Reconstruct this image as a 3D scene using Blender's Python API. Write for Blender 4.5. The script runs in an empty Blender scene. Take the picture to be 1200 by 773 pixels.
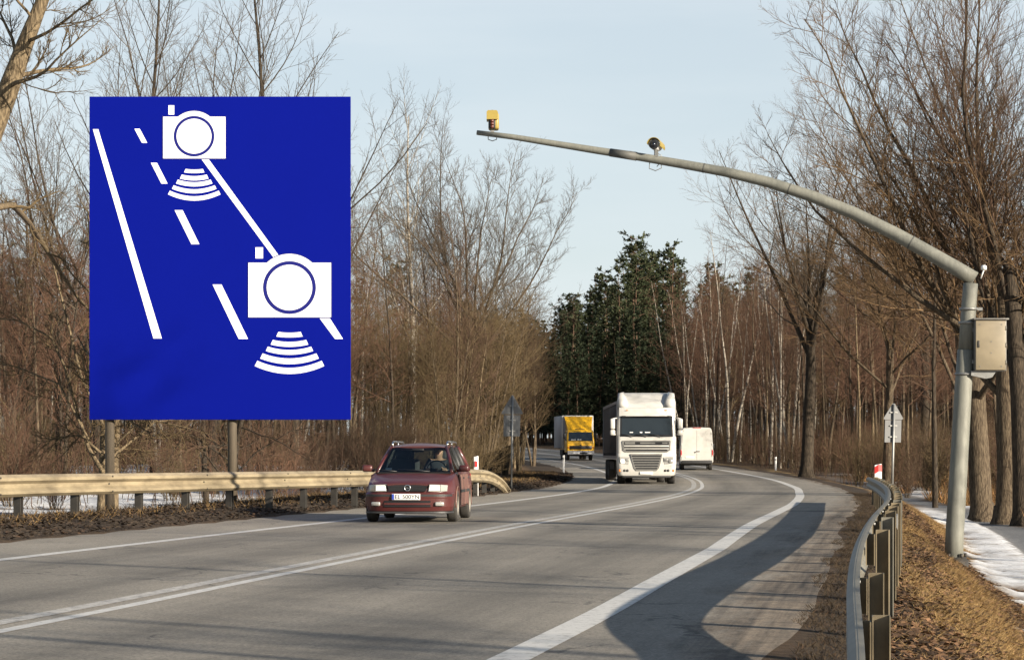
import bpy, bmesh, math, random
import numpy as np
from mathutils import Vector, Matrix, Euler, noise

# ------------------------------------------------------------------ camera, sky, sun, exposure
S = bpy.context.scene
COL = S.collection
R = math.radians
F = 2700.0            # focal length in photo pixels (photo 1200 x 773)
CX, HY, H = 600.0, 531.0, 1.27

cam_d = bpy.data.cameras.new("camera")
cam = bpy.data.objects.new("camera", cam_d)
COL.objects.link(cam)
cam.location = (0, 0, H)
cam.rotation_euler = (R(90), 0, 0)
cam_d.sensor_width = 36.0
cam_d.lens = F / 1200 * 36
cam_d.shift_y = (HY - 386.5) / 1200
cam_d.clip_start = 0.1
cam_d.clip_end = 5000
S.camera = cam

SUN_AZ, SUN_EL = 40.0, 17.2        # azimuth measured from +X towards -Y (behind the camera, to the right)
to_sun = Vector((math.cos(R(SUN_AZ)) * math.cos(R(SUN_EL)), -math.sin(R(SUN_AZ)) * math.cos(R(SUN_EL)), math.sin(R(SUN_EL))))
world = bpy.data.worlds.new("World")
S.world = world
world.use_nodes = True
wn, wl = world.node_tree.nodes, world.node_tree.links
wn.clear()
w_out = wn.new("ShaderNodeOutputWorld")
w_bg = wn.new("ShaderNodeBackground")
w_bg.inputs["Strength"].default_value = 0.057
sky = wn.new("ShaderNodeTexSky")
sky.sky_type = 'NISHITA'
sky.sun_disc = False
sky.sun_elevation = R(SUN_EL)
sky.sun_rotation = math.atan2(to_sun.x, to_sun.y)
sky.air_density = 1.0
sky.dust_density = 1.0
sky.ozone_density = 1.5
# thin high cloud veil over the Nishita sky
w_tc = wn.new("ShaderNodeTexCoord")
w_map = wn.new("ShaderNodeMapping")
w_map.inputs["Scale"].default_value = (1.6, 1.6, 9.0)
w_map.inputs["Rotation"].default_value = (0.0, 0.10, 0.0)
w_no = wn.new("ShaderNodeTexNoise")
w_no.inputs["Scale"].default_value = 2.3
w_no.inputs["Detail"].default_value = 5
w_no.inputs["Roughness"].default_value = 0.5
w_rmp = wn.new("ShaderNodeMapRange")
w_rmp.inputs["From Min"].default_value = 0.35
w_rmp.inputs["From Max"].default_value = 0.75
w_rmp.inputs["To Min"].default_value = 0.62
w_rmp.inputs["To Max"].default_value = 0.90
w_mix = wn.new("ShaderNodeMixRGB")
w_mix.inputs["Color2"].default_value = (6.05, 6.62, 6.95, 1)
wl.new(w_tc.outputs["Generated"], w_map.inputs["Vector"])
wl.new(w_map.outputs["Vector"], w_no.inputs["Vector"])
wl.new(w_no.outputs["Fac"], w_rmp.inputs["Value"])
# the veil lies low over the horizon and thins out towards the zenith
w_sep = wn.new("ShaderNodeSeparateXYZ"); wl.new(w_tc.outputs["Generated"], w_sep.inputs["Vector"])
w_el = wn.new("ShaderNodeMapRange"); w_el.interpolation_type = 'SMOOTHSTEP'
w_el.inputs["From Min"].default_value = 0.20; w_el.inputs["From Max"].default_value = 0.60
w_el.inputs["To Min"].default_value = 1.0; w_el.inputs["To Max"].default_value = 0.0
wl.new(w_sep.outputs["Z"], w_el.inputs["Value"])
w_mul = wn.new("ShaderNodeMath"); w_mul.operation = 'MULTIPLY'
wl.new(w_rmp.outputs["Result"], w_mul.inputs[0]); wl.new(w_el.outputs["Result"], w_mul.inputs[1])
wl.new(w_mul.outputs[0], w_mix.inputs["Fac"])
wl.new(sky.outputs["Color"], w_mix.inputs["Color1"])
wl.new(w_mix.outputs["Color"], w_bg.inputs["Color"])
wl.new(w_bg.outputs["Background"], w_out.inputs["Surface"])

sun_d = bpy.data.lights.new("sun", 'SUN')
sun_d.energy = 5.0
sun_d.angle = R(0.55)
sun_d.color = (1.0, 0.89, 0.74)
sun = bpy.data.objects.new("sun", sun_d)
COL.objects.link(sun)
sun.rotation_euler = to_sun.to_track_quat('Z', 'Y').to_euler()

S.view_settings.view_transform = 'Standard'
S.view_settings.look = 'None'
S.view_settings.gamma = 1
S.view_settings.exposure = 1.22
S.view_settings.use_curve_mapping = False
S.render.engine = 'CYCLES'
S.cycles.use_denoising = True
S.cycles.max_bounces = 6
S.cycles.transparent_max_bounces = 12

# ------------------------------------------------------------------ helpers
def P(u, v, Zd):
    """photo pixel at depth Zd -> world point (used only to measure where things stand)"""
    return Vector(((u - CX) / F * Zd, Zd, H + (HY - v) / F * Zd))

def G(u, v, z=0.0):
    Zd = (H - z) * F / (v - HY)
    return Vector(((u - CX) / F * Zd, Zd, z))

class MB:
    """collects shapes, becomes ONE mesh object"""
    def __init__(s):
        s.v, s.f, s.m, s.sm = [], [], [], []
    def add(s, verts, faces, mat=0, smooth=False):
        o = len(s.v)
        s.v.extend([tuple(p) for p in verts])
        for f in faces:
            s.f.append(tuple(i + o for i in f)); s.m.append(mat); s.sm.append(smooth)
    def box(s, c, d, mat=0, rot=None, taper=None):
        hx, hy, hz = d[0] / 2, d[1] / 2, d[2] / 2
        t = taper or 1.0
        pts = []
        for sz, k in ((-1, 1.0), (1, t)):
            for sx, sy in ((-1, -1), (1, -1), (1, 1), (-1, 1)):
                pts.append(Vector((sx * hx * k, sy * hy * k, sz * hz)))
        if rot is not None:
            M = Euler(rot).to_matrix()
            pts = [M @ p for p in pts]
        pts = [p + Vector(c) for p in pts]
        s.add(pts, [(0, 3, 2, 1), (4, 5, 6, 7), (0, 1, 5, 4), (1, 2, 6, 5), (2, 3, 7, 6), (3, 0, 4, 7)], mat)
    def bbox(s, c, d, b=0.01, mat=0, seg=2, rot=None, smooth=True):
        """bevelled box"""
        bm = bmesh.new()
        bmesh.ops.create_cube(bm, size=1)
        for v in bm.verts:
            v.co = Vector((v.co.x * d[0], v.co.y * d[1], v.co.z * d[2]))
        bmesh.ops.bevel(bm, geom=bm.edges[:], offset=min(b, min(d) * 0.49), segments=seg, affect='EDGES', profile=0.5)
        s.bm(bm, mat, c, rot, smooth)
    def bm(s, bm, mat=0, c=(0, 0, 0), rot=None, smooth=True):
        M = Euler(rot).to_matrix() if rot is not None else Matrix.Identity(3)
        bm.verts.index_update()
        vs = [M @ v.co + Vector(c) for v in bm.verts]
        s.add(vs, [[v.index for v in f.verts] for f in bm.faces], mat, smooth)
        bm.free()
    def tube(s, pts, rad, n=8, mat=0, caps=True, smooth=True):
        pts = [Vector(p) for p in pts]
        if not hasattr(rad, '__len__'):
            rad = [rad] * len(pts)
        o = len(s.v)
        ref = None
        for i, p in enumerate(pts):
            if i == 0: d = pts[1] - p
            elif i == len(pts) - 1: d = p - pts[-2]
            else: d = (pts[i + 1] - p).normalized() + (p - pts[i - 1]).normalized()
            d = d.normalized()
            if ref is None:
                ref = d.orthogonal().normalized()
            u = (ref - d * ref.dot(d))
            u = u.normalized() if u.length > 1e-6 else d.orthogonal().normalized()
            ref = u
            w = d.cross(u)
            for k in range(n):
                a = 2 * math.pi * k / n
                s.v.append(tuple(p + (u * math.cos(a) + w * math.sin(a)) * rad[i]))
        for i in range(len(pts) - 1):
            for k in range(n):
                a, b = o + i * n + k, o + i * n + (k + 1) % n
                s.f.append((a, b, b + n, a + n)); s.m.append(mat); s.sm.append(smooth)
        if caps:
            s.f.append(tuple(o + k for k in reversed(range(n)))); s.m.append(mat); s.sm.append(False)
            e = o + (len(pts) - 1) * n
            s.f.append(tuple(e + k for k in range(n))); s.m.append(mat); s.sm.append(False)
    def cyl(s, a, b, r, n=16, mat=0, smooth=True):
        s.tube([a, b], r, n, mat, True, smooth)
    def lathe(s, prof, c=(0, 0, 0), axis='z', n=24, mat=0, smooth=True):
        """prof: list of (radius, height)"""
        o = len(s.v)
        for r_, h_ in prof:
            for k in range(n):
                a = 2 * math.pi * k / n
                x, y = r_ * math.cos(a), r_ * math.sin(a)
                q = (x, y, h_) if axis == 'z' else ((h_, x, y) if axis == 'x' else (y, h_, x))
                s.v.append((q[0] + c[0], q[1] + c[1], q[2] + c[2]))
        for i in range(len(prof) - 1):
            for k in range(n):
                a, b = o + i * n + k, o + i * n + (k + 1) % n
                s.f.append((a, b, b + n, a + n)); s.m.append(mat); s.sm.append(smooth)
    def prism(s, poly, y0, y1, mat=0, plane='xz'):
        """extrude polygon given in plane xz between y0 and y1 (or yz between x0 x1, xy between z0 z1)"""
        n = len(poly)
        def q(p, t):
            return (p[0], t, p[1]) if plane == 'xz' else ((t, p[0], p[1]) if plane == 'yz' else (p[0], p[1], t))
        s.add([q(p, y0) for p in poly] + [q(p, y1) for p in poly],
              [tuple(range(n)), tuple(reversed(range(n, 2 * n)))] +
              [(i + n, (i + 1) % n + n, (i + 1) % n, i) for i in range(n)], mat)
    def loft(s, rings, mat=0, closed=True, cap=True, smooth=True):
        o = len(s.v); n = len(rings[0])
        for r_ in rings: s.v.extend([tuple(p) for p in r_])
        for i in range(len(rings) - 1):
            for k in range(n if closed else n - 1):
                a, b = o + i * n + k, o + i * n + (k + 1) % n
                s.f.append((a, b, b + n, a + n)); s.m.append(mat); s.sm.append(smooth)
        if cap:
            s.f.append(tuple(o + k for k in reversed(range(n)))); s.m.append(mat); s.sm.append(False)
            e = o + (len(rings) - 1) * n
            s.f.append(tuple(e + k for k in range(n))); s.m.append(mat); s.sm.append(False)
    def mesh(s, name, mats, fix=True):
        me = bpy.data.meshes.new(name)
        me.from_pydata(s.v, [], s.f)
        for m_ in (mats if isinstance(mats, (list, tuple)) else [mats]):
            me.materials.append(m_)
        me.polygons.foreach_set("material_index", s.m)
        me.polygons.foreach_set("use_smooth", s.sm)
        if fix:
            bm = bmesh.new(); bm.from_mesh(me)
            bmesh.ops.recalc_face_normals(bm, faces=bm.faces[:])
            bm.to_mesh(me); bm.free()
        me.update()
        return me
    def build(s, name, mats, parent=None, fix=True):
        o = bpy.data.objects.new(name, s.mesh(name, mats, fix))
        COL.objects.link(o)
        if parent is not None: o.parent = parent
        return o

def tag(o, label=None, cat=None, group=None, kind=None):
    if label: o["label"] = label
    if cat: o["category"] = cat
    if group: o["group"] = group
    if kind: o["kind"] = kind
    return o

def empty(name, loc=(0, 0, 0), rz=0.0):
    o = bpy.data.objects.new(name, None)
    COL.objects.link(o)
    o.location = loc
    o.rotation_euler = (0, 0, rz)
    o.empty_display_size = 0.3
    return o

def link(name, me, parent=None):
    o = bpy.data.objects.new(name, me)
    COL.objects.link(o)
    if parent is not None: o.parent = parent
    return o

def baked(o):
    """apply an object's modifiers into its mesh"""
    dg = bpy.context.evaluated_depsgraph_get(); dg.update()
    me = bpy.data.meshes.new_from_object(o.evaluated_get(dg))
    o.modifiers.clear()
    old = o.data; o.data = me
    me.name = o.name
    return o

def cut(o, mb):
    """boolean-subtract the closed shapes in mb from object o"""
    c = mb.build("cutter", bpy.data.materials[0])
    c.matrix_world = o.matrix_world
    md = o.modifiers.new("b", 'BOOLEAN'); md.operation = 'DIFFERENCE'; md.object = c; md.solver = 'EXACT'
    bpy.context.view_layer.update()
    baked(o)
    bpy.data.objects.remove(c)
    return o

# ------------------------------------------------------------------ materials
def mat(name, col, rough=0.6, metal=0.0, var=0.0, vscale=8.0, bump=0.0, bscale=60.0, spec=0.5, coat=0.0, col2=None, coord='Object', detail=6, stretch=None, lo=0.32, hi=0.68, bdist=0.02):
    m = bpy.data.materials.new(name); m.use_nodes = True
    n, l = m.node_tree.nodes, m.node_tree.links
    b = n["Principled BSDF"]
    b.inputs["Base Color"].default_value = (*col, 1)
    b.inputs["Roughness"].default_value = rough
    b.inputs["Metallic"].default_value = metal
    b.inputs["Specular IOR Level"].default_value = spec
    b.inputs["Coat Weight"].default_value = coat
    b.inputs["Coat Roughness"].default_value = 0.06
    tc = n.new("ShaderNodeTexCoord")
    src = tc.outputs[coord]
    if stretch:
        mp = n.new("ShaderNodeMapping"); mp.inputs["Scale"].default_value = stretch
        l.new(src, mp.inputs["Vector"]); src = mp.outputs["Vector"]
    if var > 0 or col2:
        no = n.new("ShaderNodeTexNoise"); no.inputs["Scale"].default_value = vscale
        no.inputs["Detail"].default_value = detail; no.inputs["Roughness"].default_value = 0.62
        l.new(src, no.inputs["Vector"])
        mr = n.new("ShaderNodeMapRange")
        mr.inputs["From Min"].default_value = lo; mr.inputs["From Max"].default_value = hi
        l.new(no.outputs["Fac"], mr.inputs["Value"])
        mx = n.new("ShaderNodeMixRGB")
        c2 = col2 or tuple(c * (1 - var) for c in col)
        mx.inputs["Color1"].default_value = (*col, 1); mx.inputs["Color2"].default_value = (*c2, 1)
        l.new(mr.outputs["Result"], mx.inputs["Fac"])
        l.new(mx.outputs["Color"], b.inputs["Base Color"])
        m["mix"] = mx.name
    if bump > 0:
        nb = n.new("ShaderNodeTexNoise"); nb.inputs["Scale"].default_value = bscale; nb.inputs["Detail"].default_value = 5
        l.new(src, nb.inputs["Vector"])
        bp = n.new("ShaderNodeBump"); bp.inputs["Strength"].default_value = bump; bp.inputs["Distance"].default_value = bdist
        l.new(nb.outputs["Fac"], bp.inputs["Height"]); l.new(bp.outputs["Normal"], b.inputs["Normal"])
    return m

def emit_mat(name, col, e, strength):
    m = mat(name, col, 0.15)
    b = m.node_tree.nodes["Principled BSDF"]
    b.inputs["Emission Color"].default_value = (*e, 1); b.inputs["Emission Strength"].default_value = strength
    return m

def glass_mat(name, tint, t=0.55):
    m = bpy.data.materials.new(name); m.use_nodes = True
    n, l = m.node_tree.nodes, m.node_tree.links
    n.clear()
    out = n.new("ShaderNodeOutputMaterial")
    tr = n.new("ShaderNodeBsdfTransparent"); tr.inputs["Color"].default_value = (*tint, 1)
    gl = n.new("ShaderNodeBsdfGlossy"); gl.inputs["Roughness"].default_value = 0.03
    fr = n.new("ShaderNodeFresnel"); fr.inputs["IOR"].default_value = 1.5
    mx = n.new("ShaderNodeMixShader")
    l.new(fr.outputs["Fac"], mx.inputs["Fac"]); l.new(tr.outputs["BSDF"], mx.inputs[1]); l.new(gl.outputs["BSDF"], mx.inputs[2])
    l.new(mx.outputs["Shader"], out.inputs["Surface"])
    return m

M = {}
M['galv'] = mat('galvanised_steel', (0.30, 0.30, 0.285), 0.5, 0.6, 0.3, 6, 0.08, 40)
M['rail_beige'] = mat('weathered_rail_steel', (0.30, 0.245, 0.155), 0.6, 0.1, 0.0, 1.3, 0.10, 25, col2=(0.17, 0.135, 0.085), stretch=(1, 1, 3), lo=0.40, hi=0.66)
M['rail_grey'] = mat('dull_zinc_rail', (0.20, 0.188, 0.152), 0.55, 0.25, 0.25, 5, 0.06, 40)
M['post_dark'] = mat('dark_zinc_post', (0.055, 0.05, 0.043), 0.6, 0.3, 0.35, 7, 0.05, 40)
M['post_beige'] = mat('dusty_zinc_post', (0.23, 0.185, 0.115), 0.6, 0.15, 0.4, 5, 0.05, 40)
M['pole'] = mat('mast_zinc', (0.20, 0.20, 0.168), 0.65, 0.1, 0.0, 4, 0.07, 30, col2=(0.145, 0.145, 0.122), stretch=(5, 5, 0.9))
M['cabinet'] = mat('cabinet_paint', (0.26, 0.215, 0.14), 0.5, 0, 0.12, 4)
M['cab_side'] = mat('cabinet_edge', (0.20, 0.19, 0.17), 0.5, 0.3, 0.2, 4)
M['yellow'] = mat('yellow_housing', (0.30, 0.225, 0.05), 0.4, 0, 0.1, 6)
M['black'] = mat('black_plastic', (0.012, 0.012, 0.013), 0.45, 0, 0.3, 10)
M['rubber'] = mat('tyre_rubber', (0.022, 0.021, 0.02), 0.85, 0, 0.0, 8, 0.1, 50, col2=(0.05, 0.045, 0.038))
M['lens'] = mat('dark_lens', (0.01, 0.012, 0.018), 0.05, 0, spec=0.8)
M['white'] = mat('white_paint', (0.74, 0.73, 0.69), 0.35, 0, 0.08, 5, coat=0.3)
M['white_post'] = mat('white_plastic', (0.72, 0.72, 0.70), 0.5, 0, 0.1, 9)
M['red'] = mat('red_reflective', (0.50, 0.035, 0.03), 0.4, 0, 0.1, 9)
M['sign_back'] = mat('bare_aluminium', (0.15, 0.152, 0.152), 0.65, 0.1, 0.2, 5)
M['sign_blue'] = mat('blue_sign_film', (0.0012, 0.0050, 0.165), 0.6, 0, 0.04, 0.8, spec=0.04)
M['sign_navy'] = mat('navy_sign_film', (0.006, 0.008, 0.13), 0.4, 0, 0.04, 2, spec=0.3)
M['sign_white'] = mat('white_sign_film', (0.80, 0.80, 0.80), 0.5, 0, 0.02, 2, spec=0.2)
M['timber'] = mat('weathered_timber', (0.085, 0.066, 0.043), 0.8, 0, 0.4, 4, 0.2, 20, stretch=(6, 6, 0.6))
M['concrete'] = mat('concrete', (0.33, 0.31, 0.27), 0.85, 0, 0.25, 6, 0.15, 50)
# ------------------------------------------------------------------ the road's line, measured from the photo
K = F / 1700.0
_cl = [(-30, -14.2, 0), (-15, -10.6, 0), (0, -6.6, 0), (10.6, -3.74, 0), (15.3, -2.55, 0), (21.4, -1.0, 0), (26.7, .40, 0), (32.2, 1.95, 0), (38, 3.55, 0),
       (45, 5.25, 0), (52, 6.6, 0), (58, 7.45, 0), (65, 8.25, .03), (72, 8.75, .08), (80, 9.0, .16), (89, 8.85, .30), (98, 8.25, .48), (108, 7.1, .68), (118, 5.2, .95),
       (128, 2.6, 1.28), (138, -.8, 1.62), (147, -5, 1.95), (155, -10, 2.2), (162, -16, 2.45), (170, -25, 2.75), (178, -37, 3.1), (186, -52, 3.5), (196, -75, 4.0), (210, -115, 4.6)]
_cp = np.array([(x, z * K, e) for z, x, e in _cl], float)
def catmull(p, n=14):
    out = []
    for i in range(len(p) - 1):
        p0, p1, p2, p3 = p[max(i - 1, 0)], p[i], p[i + 1], p[min(i + 2, len(p) - 1)]
        for t in np.arange(n) / n:
            out.append(0.5 * ((2 * p1) + (p2 - p0) * t + (2 * p0 - 5 * p1 + 4 * p2 - p3) * t * t + (3 * p1 - p0 - 3 * p2 + p3) * t ** 3))
    out.append(p[-1])
    return np.array(out)
CL = catmull(_cp)
# even spacing 1 m
_seg = np.linalg.norm(np.diff(CL[:, :2], axis=0), axis=1)
_s = np.concatenate([[0], np.cumsum(_seg)])
SS = np.arange(0, _s[-1], 0.75)
CL = np.stack([np.interp(SS, _s, CL[:, k]) for k in range(3)], 1)
TG = np.gradient(CL[:, :2], axis=0); TG /= np.linalg.norm(TG, axis=1)[:, None]
NR = np.stack([TG[:, 1], -TG[:, 0]], 1)              # to the right of travel away from the camera
_py = CL[:, 1]
OFF_R = np.interp(_py, np.array([0, 9, 12, 19.8, 26, 36, 47, 70, 95]) * K, [4.05, 4.1, 4.15, 4.2, 4.05, 3.9, 3.6, 3.65, 3.7])
OFF_L = np.interp(_py, np.array([0, 14, 18, 26.7, 36, 55, 80]) * K, [4.1, 4.05, 4.0, 3.75, 3.7, 3.6, 3.7])
def at(s_i, off):
    """point beside the centre line: index, lateral offset"""
    return Vector((CL[s_i, 0] + NR[s_i, 0] * off, CL[s_i, 1] + NR[s_i, 1] * off, CL[s_i, 2]))

def road_coords(X, Y):
    """arrays -> (signed lateral offset, index of nearest sample, smooth road height)"""
    X = np.asarray(X, float); Y = np.asarray(Y, float)
    sh = X.shape; X = X.ravel(); Y = Y.ravel()
    D = np.empty(len(X)); I = np.empty(len(X), int); Zs = np.empty(len(X))
    for a in range(0, len(X), 20000):
        dx = X[a:a + 20000, None] - CL[None, :, 0]; dy = Y[a:a + 20000, None] - CL[None, :, 1]
        d2 = dx * dx + dy * dy
        i = d2.argmin(1); r = np.arange(len(i))
        sg = dx[r, i] * NR[i, 0] + dy[r, i] * NR[i, 1]
        D[a:a + 20000] = np.sign(sg) * np.maximum(np.sqrt(d2[r, i]) * (np.sqrt(d2[r, i]) > 14), np.abs(sg)); I[a:a + 20000] = i
        w = 1 / (d2 + 4.0) ** 2
        zs = (w * CL[None, :, 2]).sum(1) / w.sum(1)
        k = np.clip((np.sqrt(d2[r, i]) - 4) / 10, 0, 1); k = k * k * (3 - 2 * k)
        Zs[a:a + 20000] = CL[i, 2] * (1 - k) + zs * k
    return D.reshape(sh), I.reshape(sh), Zs.reshape(sh)

_rs = np.random.RandomState(5)
_tab = _rs.rand(256, 256)
def vnoise(x, y):
    xi = np.floor(x).astype(int); yi = np.floor(y).astype(int)
    fx = x - xi; fy = y - yi
    fx = fx * fx * (3 - 2 * fx); fy = fy * fy * (3 - 2 * fy)
    g = lambda a, b: _tab[a % 256, b % 256]
    return (g(xi, yi) * (1 - fx) + g(xi + 1, yi) * fx) * (1 - fy) + (g(xi, yi + 1) * (1 - fx) + g(xi + 1, yi + 1) * fx) * fy
def fbm(x, y, o=4):
    r = 0; a = 0.5
    for k in range(o):
        r = r + a * vnoise(x * 2 ** k + 17.3 * k, y * 2 ** k + 9.1 * k); a *= 0.5
    return r / (1 - 0.5 ** o)
def sst(a, b, x):
    t = np.clip((x - a) / (b - a), 0, 1); return t * t * (3 - 2 * t)

def ground(X, Y, detail=True):
    """height of the ground, plus the masks of what covers it"""
    X = np.asarray(X, float); Y = np.asarray(Y, float)
    d, i, z = road_coords(X, Y)
    e = d - OFF_R[i]                       # right of the right edge line
    l = -d - OFF_L[i]                      # left of the left edge line
    near = 1 - sst(62 * K, 95 * K, Y)      # the right bank dies out where the forest closes in
    hb = -0.8 * near - 0.12 * (1 - near)
    hr = -0.03 * sst(1.5, 2.3, e) + (hb + .03) * sst(2.45, 4.3, e)
    hr = hr + 0.35 * sst(8, 22, e) * near + 0.5 * sst(12, 45, e)
    nl = 1 - sst(50 * K, 70 * K, Y)
    hl = 0.17 * sst(2.0, 3.3, l) * (1 - 0.55 * (1 - nl)) - 0.45 * sst(4.1, 6.8, l) * nl + 0.35 * sst(3, 12, l) * (1 - nl)
    hl = hl + 0.4 * sst(25, 70, l) * nl
    h = z + np.where(d > 0, hr, hl)
    road = (e < 1.75) & (l < 2.25)
    rough = np.where(road, 0, 1) * np.maximum(sst(1.6, 2.3, e), sst(2.1, 2.6, l))
    if detail:
        n1 = fbm(X * 1.3, Y * 1.3, 4) - 0.5; n2 = fbm(X * .22 + 40, Y * .22, 3) - 0.5; n3 = fbm(X * 1.9 + 70, Y * 1.1, 3) - .5
        h = h + rough * (n1 * 0.04 + n3 * 0.035 + n2 * 0.45 * np.maximum(sst(9, 16, e), sst(5, 10, l)))
    h = h - 0.06 * np.where((e < 1.35) & (l < 1.9), 1, 0)   # the asphalt sheet lies on top here
    # ----- cover
    m_snow = np.zeros_like(h)
    sn = fbm(X * .35 + 3, Y * .22 + 8, 4)
    m_snow = np.maximum(m_snow, sst(4.0, 4.25, e + (n1 if detail else 0) * 1.6) * (1 - sst(5.0, 5.15, e)) * near * (1 - sst(48 * K, 60 * K, Y)))
    m_snow = np.maximum(m_snow, sst(6.2, 6.35, e) * sst(.50, .56, sn) * (1 - sst(7.5, 9.5, e)) * near)
    snl = fbm(X * .16 + 31, Y * .10 + 2, 4)
    m_snow = np.maximum(m_snow, sst(4.6, 5.3, l) * sst(.33, .42, snl) * nl * (1 - .4 * sst(60, 120, l)))
    m_snow = np.maximum(m_snow, sst(7.0, 8.5, l) * sst(.50, .60, snl) * (1 - nl) * (1 - sst(20, 60, l)) * (1 - sst(95 * K, 110 * K, Y)))
    path = sst(5.0, 5.12, e) * (1 - sst(6.15, 6.3, e)) * near
    bank = sst(2.3, 2.5, e) * (1 - sst(4.0, 4.3, e))
    straw = bank * sst(.40, .58, fbm(e * 1.5 + 5 + X * .25, Y * .16, 4)) + sst(6.3, 7, e) * (1 - sst(10, 16, e)) * .8 * near * sst(.40, .5, fbm(X * .4 + 15, Y * .4, 3))
    dirt = np.maximum(sst(1.2, 1.9, e) * (1 - sst(2.3, 2.6, e)), sst(1.7, 2.2, l) * (1 - sst(4.0, 4.6, l)))
    dirt = np.maximum(dirt, bank * sst(.50, .62, fbm(e * 1.7 + 60, Y * .3, 4)) * (1 - sst(.40, .58, fbm(e * 1.5 + 5 + X * .25, Y * .16, 4))))
    return h, m_snow, path, np.clip(straw, 0, 1), dirt

def gz(x, y):
    return float(ground(np.array([x]), np.array([y]))[0][0])

# ------------------------------------------------------------------ ground: one sheet to the horizon
def axis(segs):
    out = [segs[0][0]]
    for a, b, st in segs:
        n = max(1, int(round((b - a) / st)))
        out += list(a + (b - a) * (np.arange(n) + 1) / n)
    return np.array(out)
gx = axis([(-900, -200, 70), (-200, -60, 7), (-60, -22, 1.6), (-22, -12, .6), (-12, -3, .35), (-3, 1, .35), (1, 14, .2), (14, 22, .5), (22, 60, 1.6), (60, 200, 7), (200, 900, 70)])
gy = axis([(-60, 0, 4), (0, 8, .5), (8, 30, .3), (30, 75, .4), (75, 130, .9), (130, 290, 2.2), (290, 500, 10), (500, 1600, 110)])
XX, YY = np.meshgrid(gx, gy)
hh, msn, mpa, mst, mdi = ground(XX, YY)
hh = hh + msn * 0.08 * (0.5 + fbm(XX * 2, YY * 2, 3))
nx, ny = len(gx), len(gy)
me = bpy.data.meshes.new("ground")
me.vertices.add(nx * ny)
me.vertices.foreach_set("co", np.stack([XX, YY, hh], -1).ravel())
ii = (np.arange(ny - 1)[:, None] * nx + np.arange(nx - 1)[None, :]).ravel()
quads = np.stack([ii, ii + 1, ii + nx + 1, ii + nx], 1)
me.loops.add(quads.size); me.polygons.add(len(quads))
me.loops.foreach_set("vertex_index", quads.ravel())
me.polygons.foreach_set("loop_start", np.arange(len(quads)) * 4)
me.update(calc_edges=True); me.validate()
me.polygons.foreach_set("use_smooth", np.ones(len(quads), bool))
ca = me.color_attributes.new("cover", 'FLOAT_COLOR', 'POINT')
ca.data.foreach_set("color", np.stack([msn, mpa, mst, mdi], -1).ravel().astype(np.float32))

gm = bpy.data.materials.new("ground"); gm.use_nodes = True
n, l = gm.node_tree.nodes, gm.node_tree.links
bs = n["Principled BSDF"]; bs.inputs["Roughness"].default_value = 0.92; bs.inputs["Specular IOR Level"].default_value = 0.15
at_ = n.new("ShaderNodeAttribute"); at_.attribute_name = "cover"
sep = n.new("ShaderNodeSeparateColor"); l.new(at_.outputs["Color"], sep.inputs["Color"])
tc = n.new("ShaderNodeTexCoord")
def nz(scale, det=6, ro=0.6):
    q = n.new("ShaderNodeTexNoise"); q.inputs["Scale"].default_value = scale; q.inputs["Detail"].default_value = det; q.inputs["Roughness"].default_value = ro
    l.new(tc.outputs["Object"], q.inputs["Vector"]); return q.outputs["Fac"]
def ramp(fac, stops):
    q = n.new("ShaderNodeValToRGB")
    while len(q.color_ramp.elements) < len(stops): q.color_ramp.elements.new(0.5)
    for el, (p_, c_) in zip(q.color_ramp.elements, stops): el.position = p_; el.color = (*c_, 1)
    l.new(fac, q.inputs["Fac"]); return q.outputs["Color"]
def mixc(fac, a, b):
    q = n.new("ShaderNodeMixRGB")
    for s_, v_ in ((q.inputs["Fac"], fac), (q.inputs["Color1"], a), (q.inputs["Color2"], b)):
        if isinstance(v_, tuple): s_.default_value = (*v_, 1)
        else: l.new(v_, s_)
    return q.outputs["Color"]
litter = ramp(nz(7, 8, .75), [(.3, (.035, .023, .014)), (.48, (.10, .062, .034)), (.62, (.19, .125, .068)), (.75, (.26, .19, .12))])
straw_c = ramp(nz(11, 8, .75), [(.3, (.13, .082, .036)), (.5, (.29, .20, .09)), (.7, (.42, .31, .155))])
dirt_c = ramp(nz(9, 8, .75), [(.3, (.02, .015, .012)), (.5, (.05, .038, .028)), (.62, (.095, .073, .054)), (.78, (.16, .13, .10))])
snow_c = ramp(nz(2.2, 8, .7), [(.28, (.22, .19, .15)), (.42, (.52, .51, .50)), (.54, (.66, .67, .68)), (.72, (.76, .77, .78))])
path_c = ramp(nz(5, 7, .65), [(.3, (.12, .125, .13)), (.7, (.21, .21, .21))])
c = mixc(sep.outputs["Blue"], litter, straw_c)
alpha = at_.outputs["Alpha"]
c = mixc(alpha, c, dirt_c)
c = mixc(sep.outputs["Red"], c, snow_c)
c = mixc(sep.outputs["Green"], c, path_c)
l.new(c, bs.inputs["Base Color"])
bp = n.new("ShaderNodeBump"); bp.inputs["Strength"].default_value = 0.7; bp.inputs["Distance"].default_value = 0.06
l.new(nz(14, 8, .75), bp.inputs["Height"]); l.new(bp.outputs["Normal"], bs.inputs["Normal"])
me.materials.append(gm)
go = link("ground", me); tag(go, "brown leaf litter ground with snow patches beside the road", kind="structure")

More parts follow.
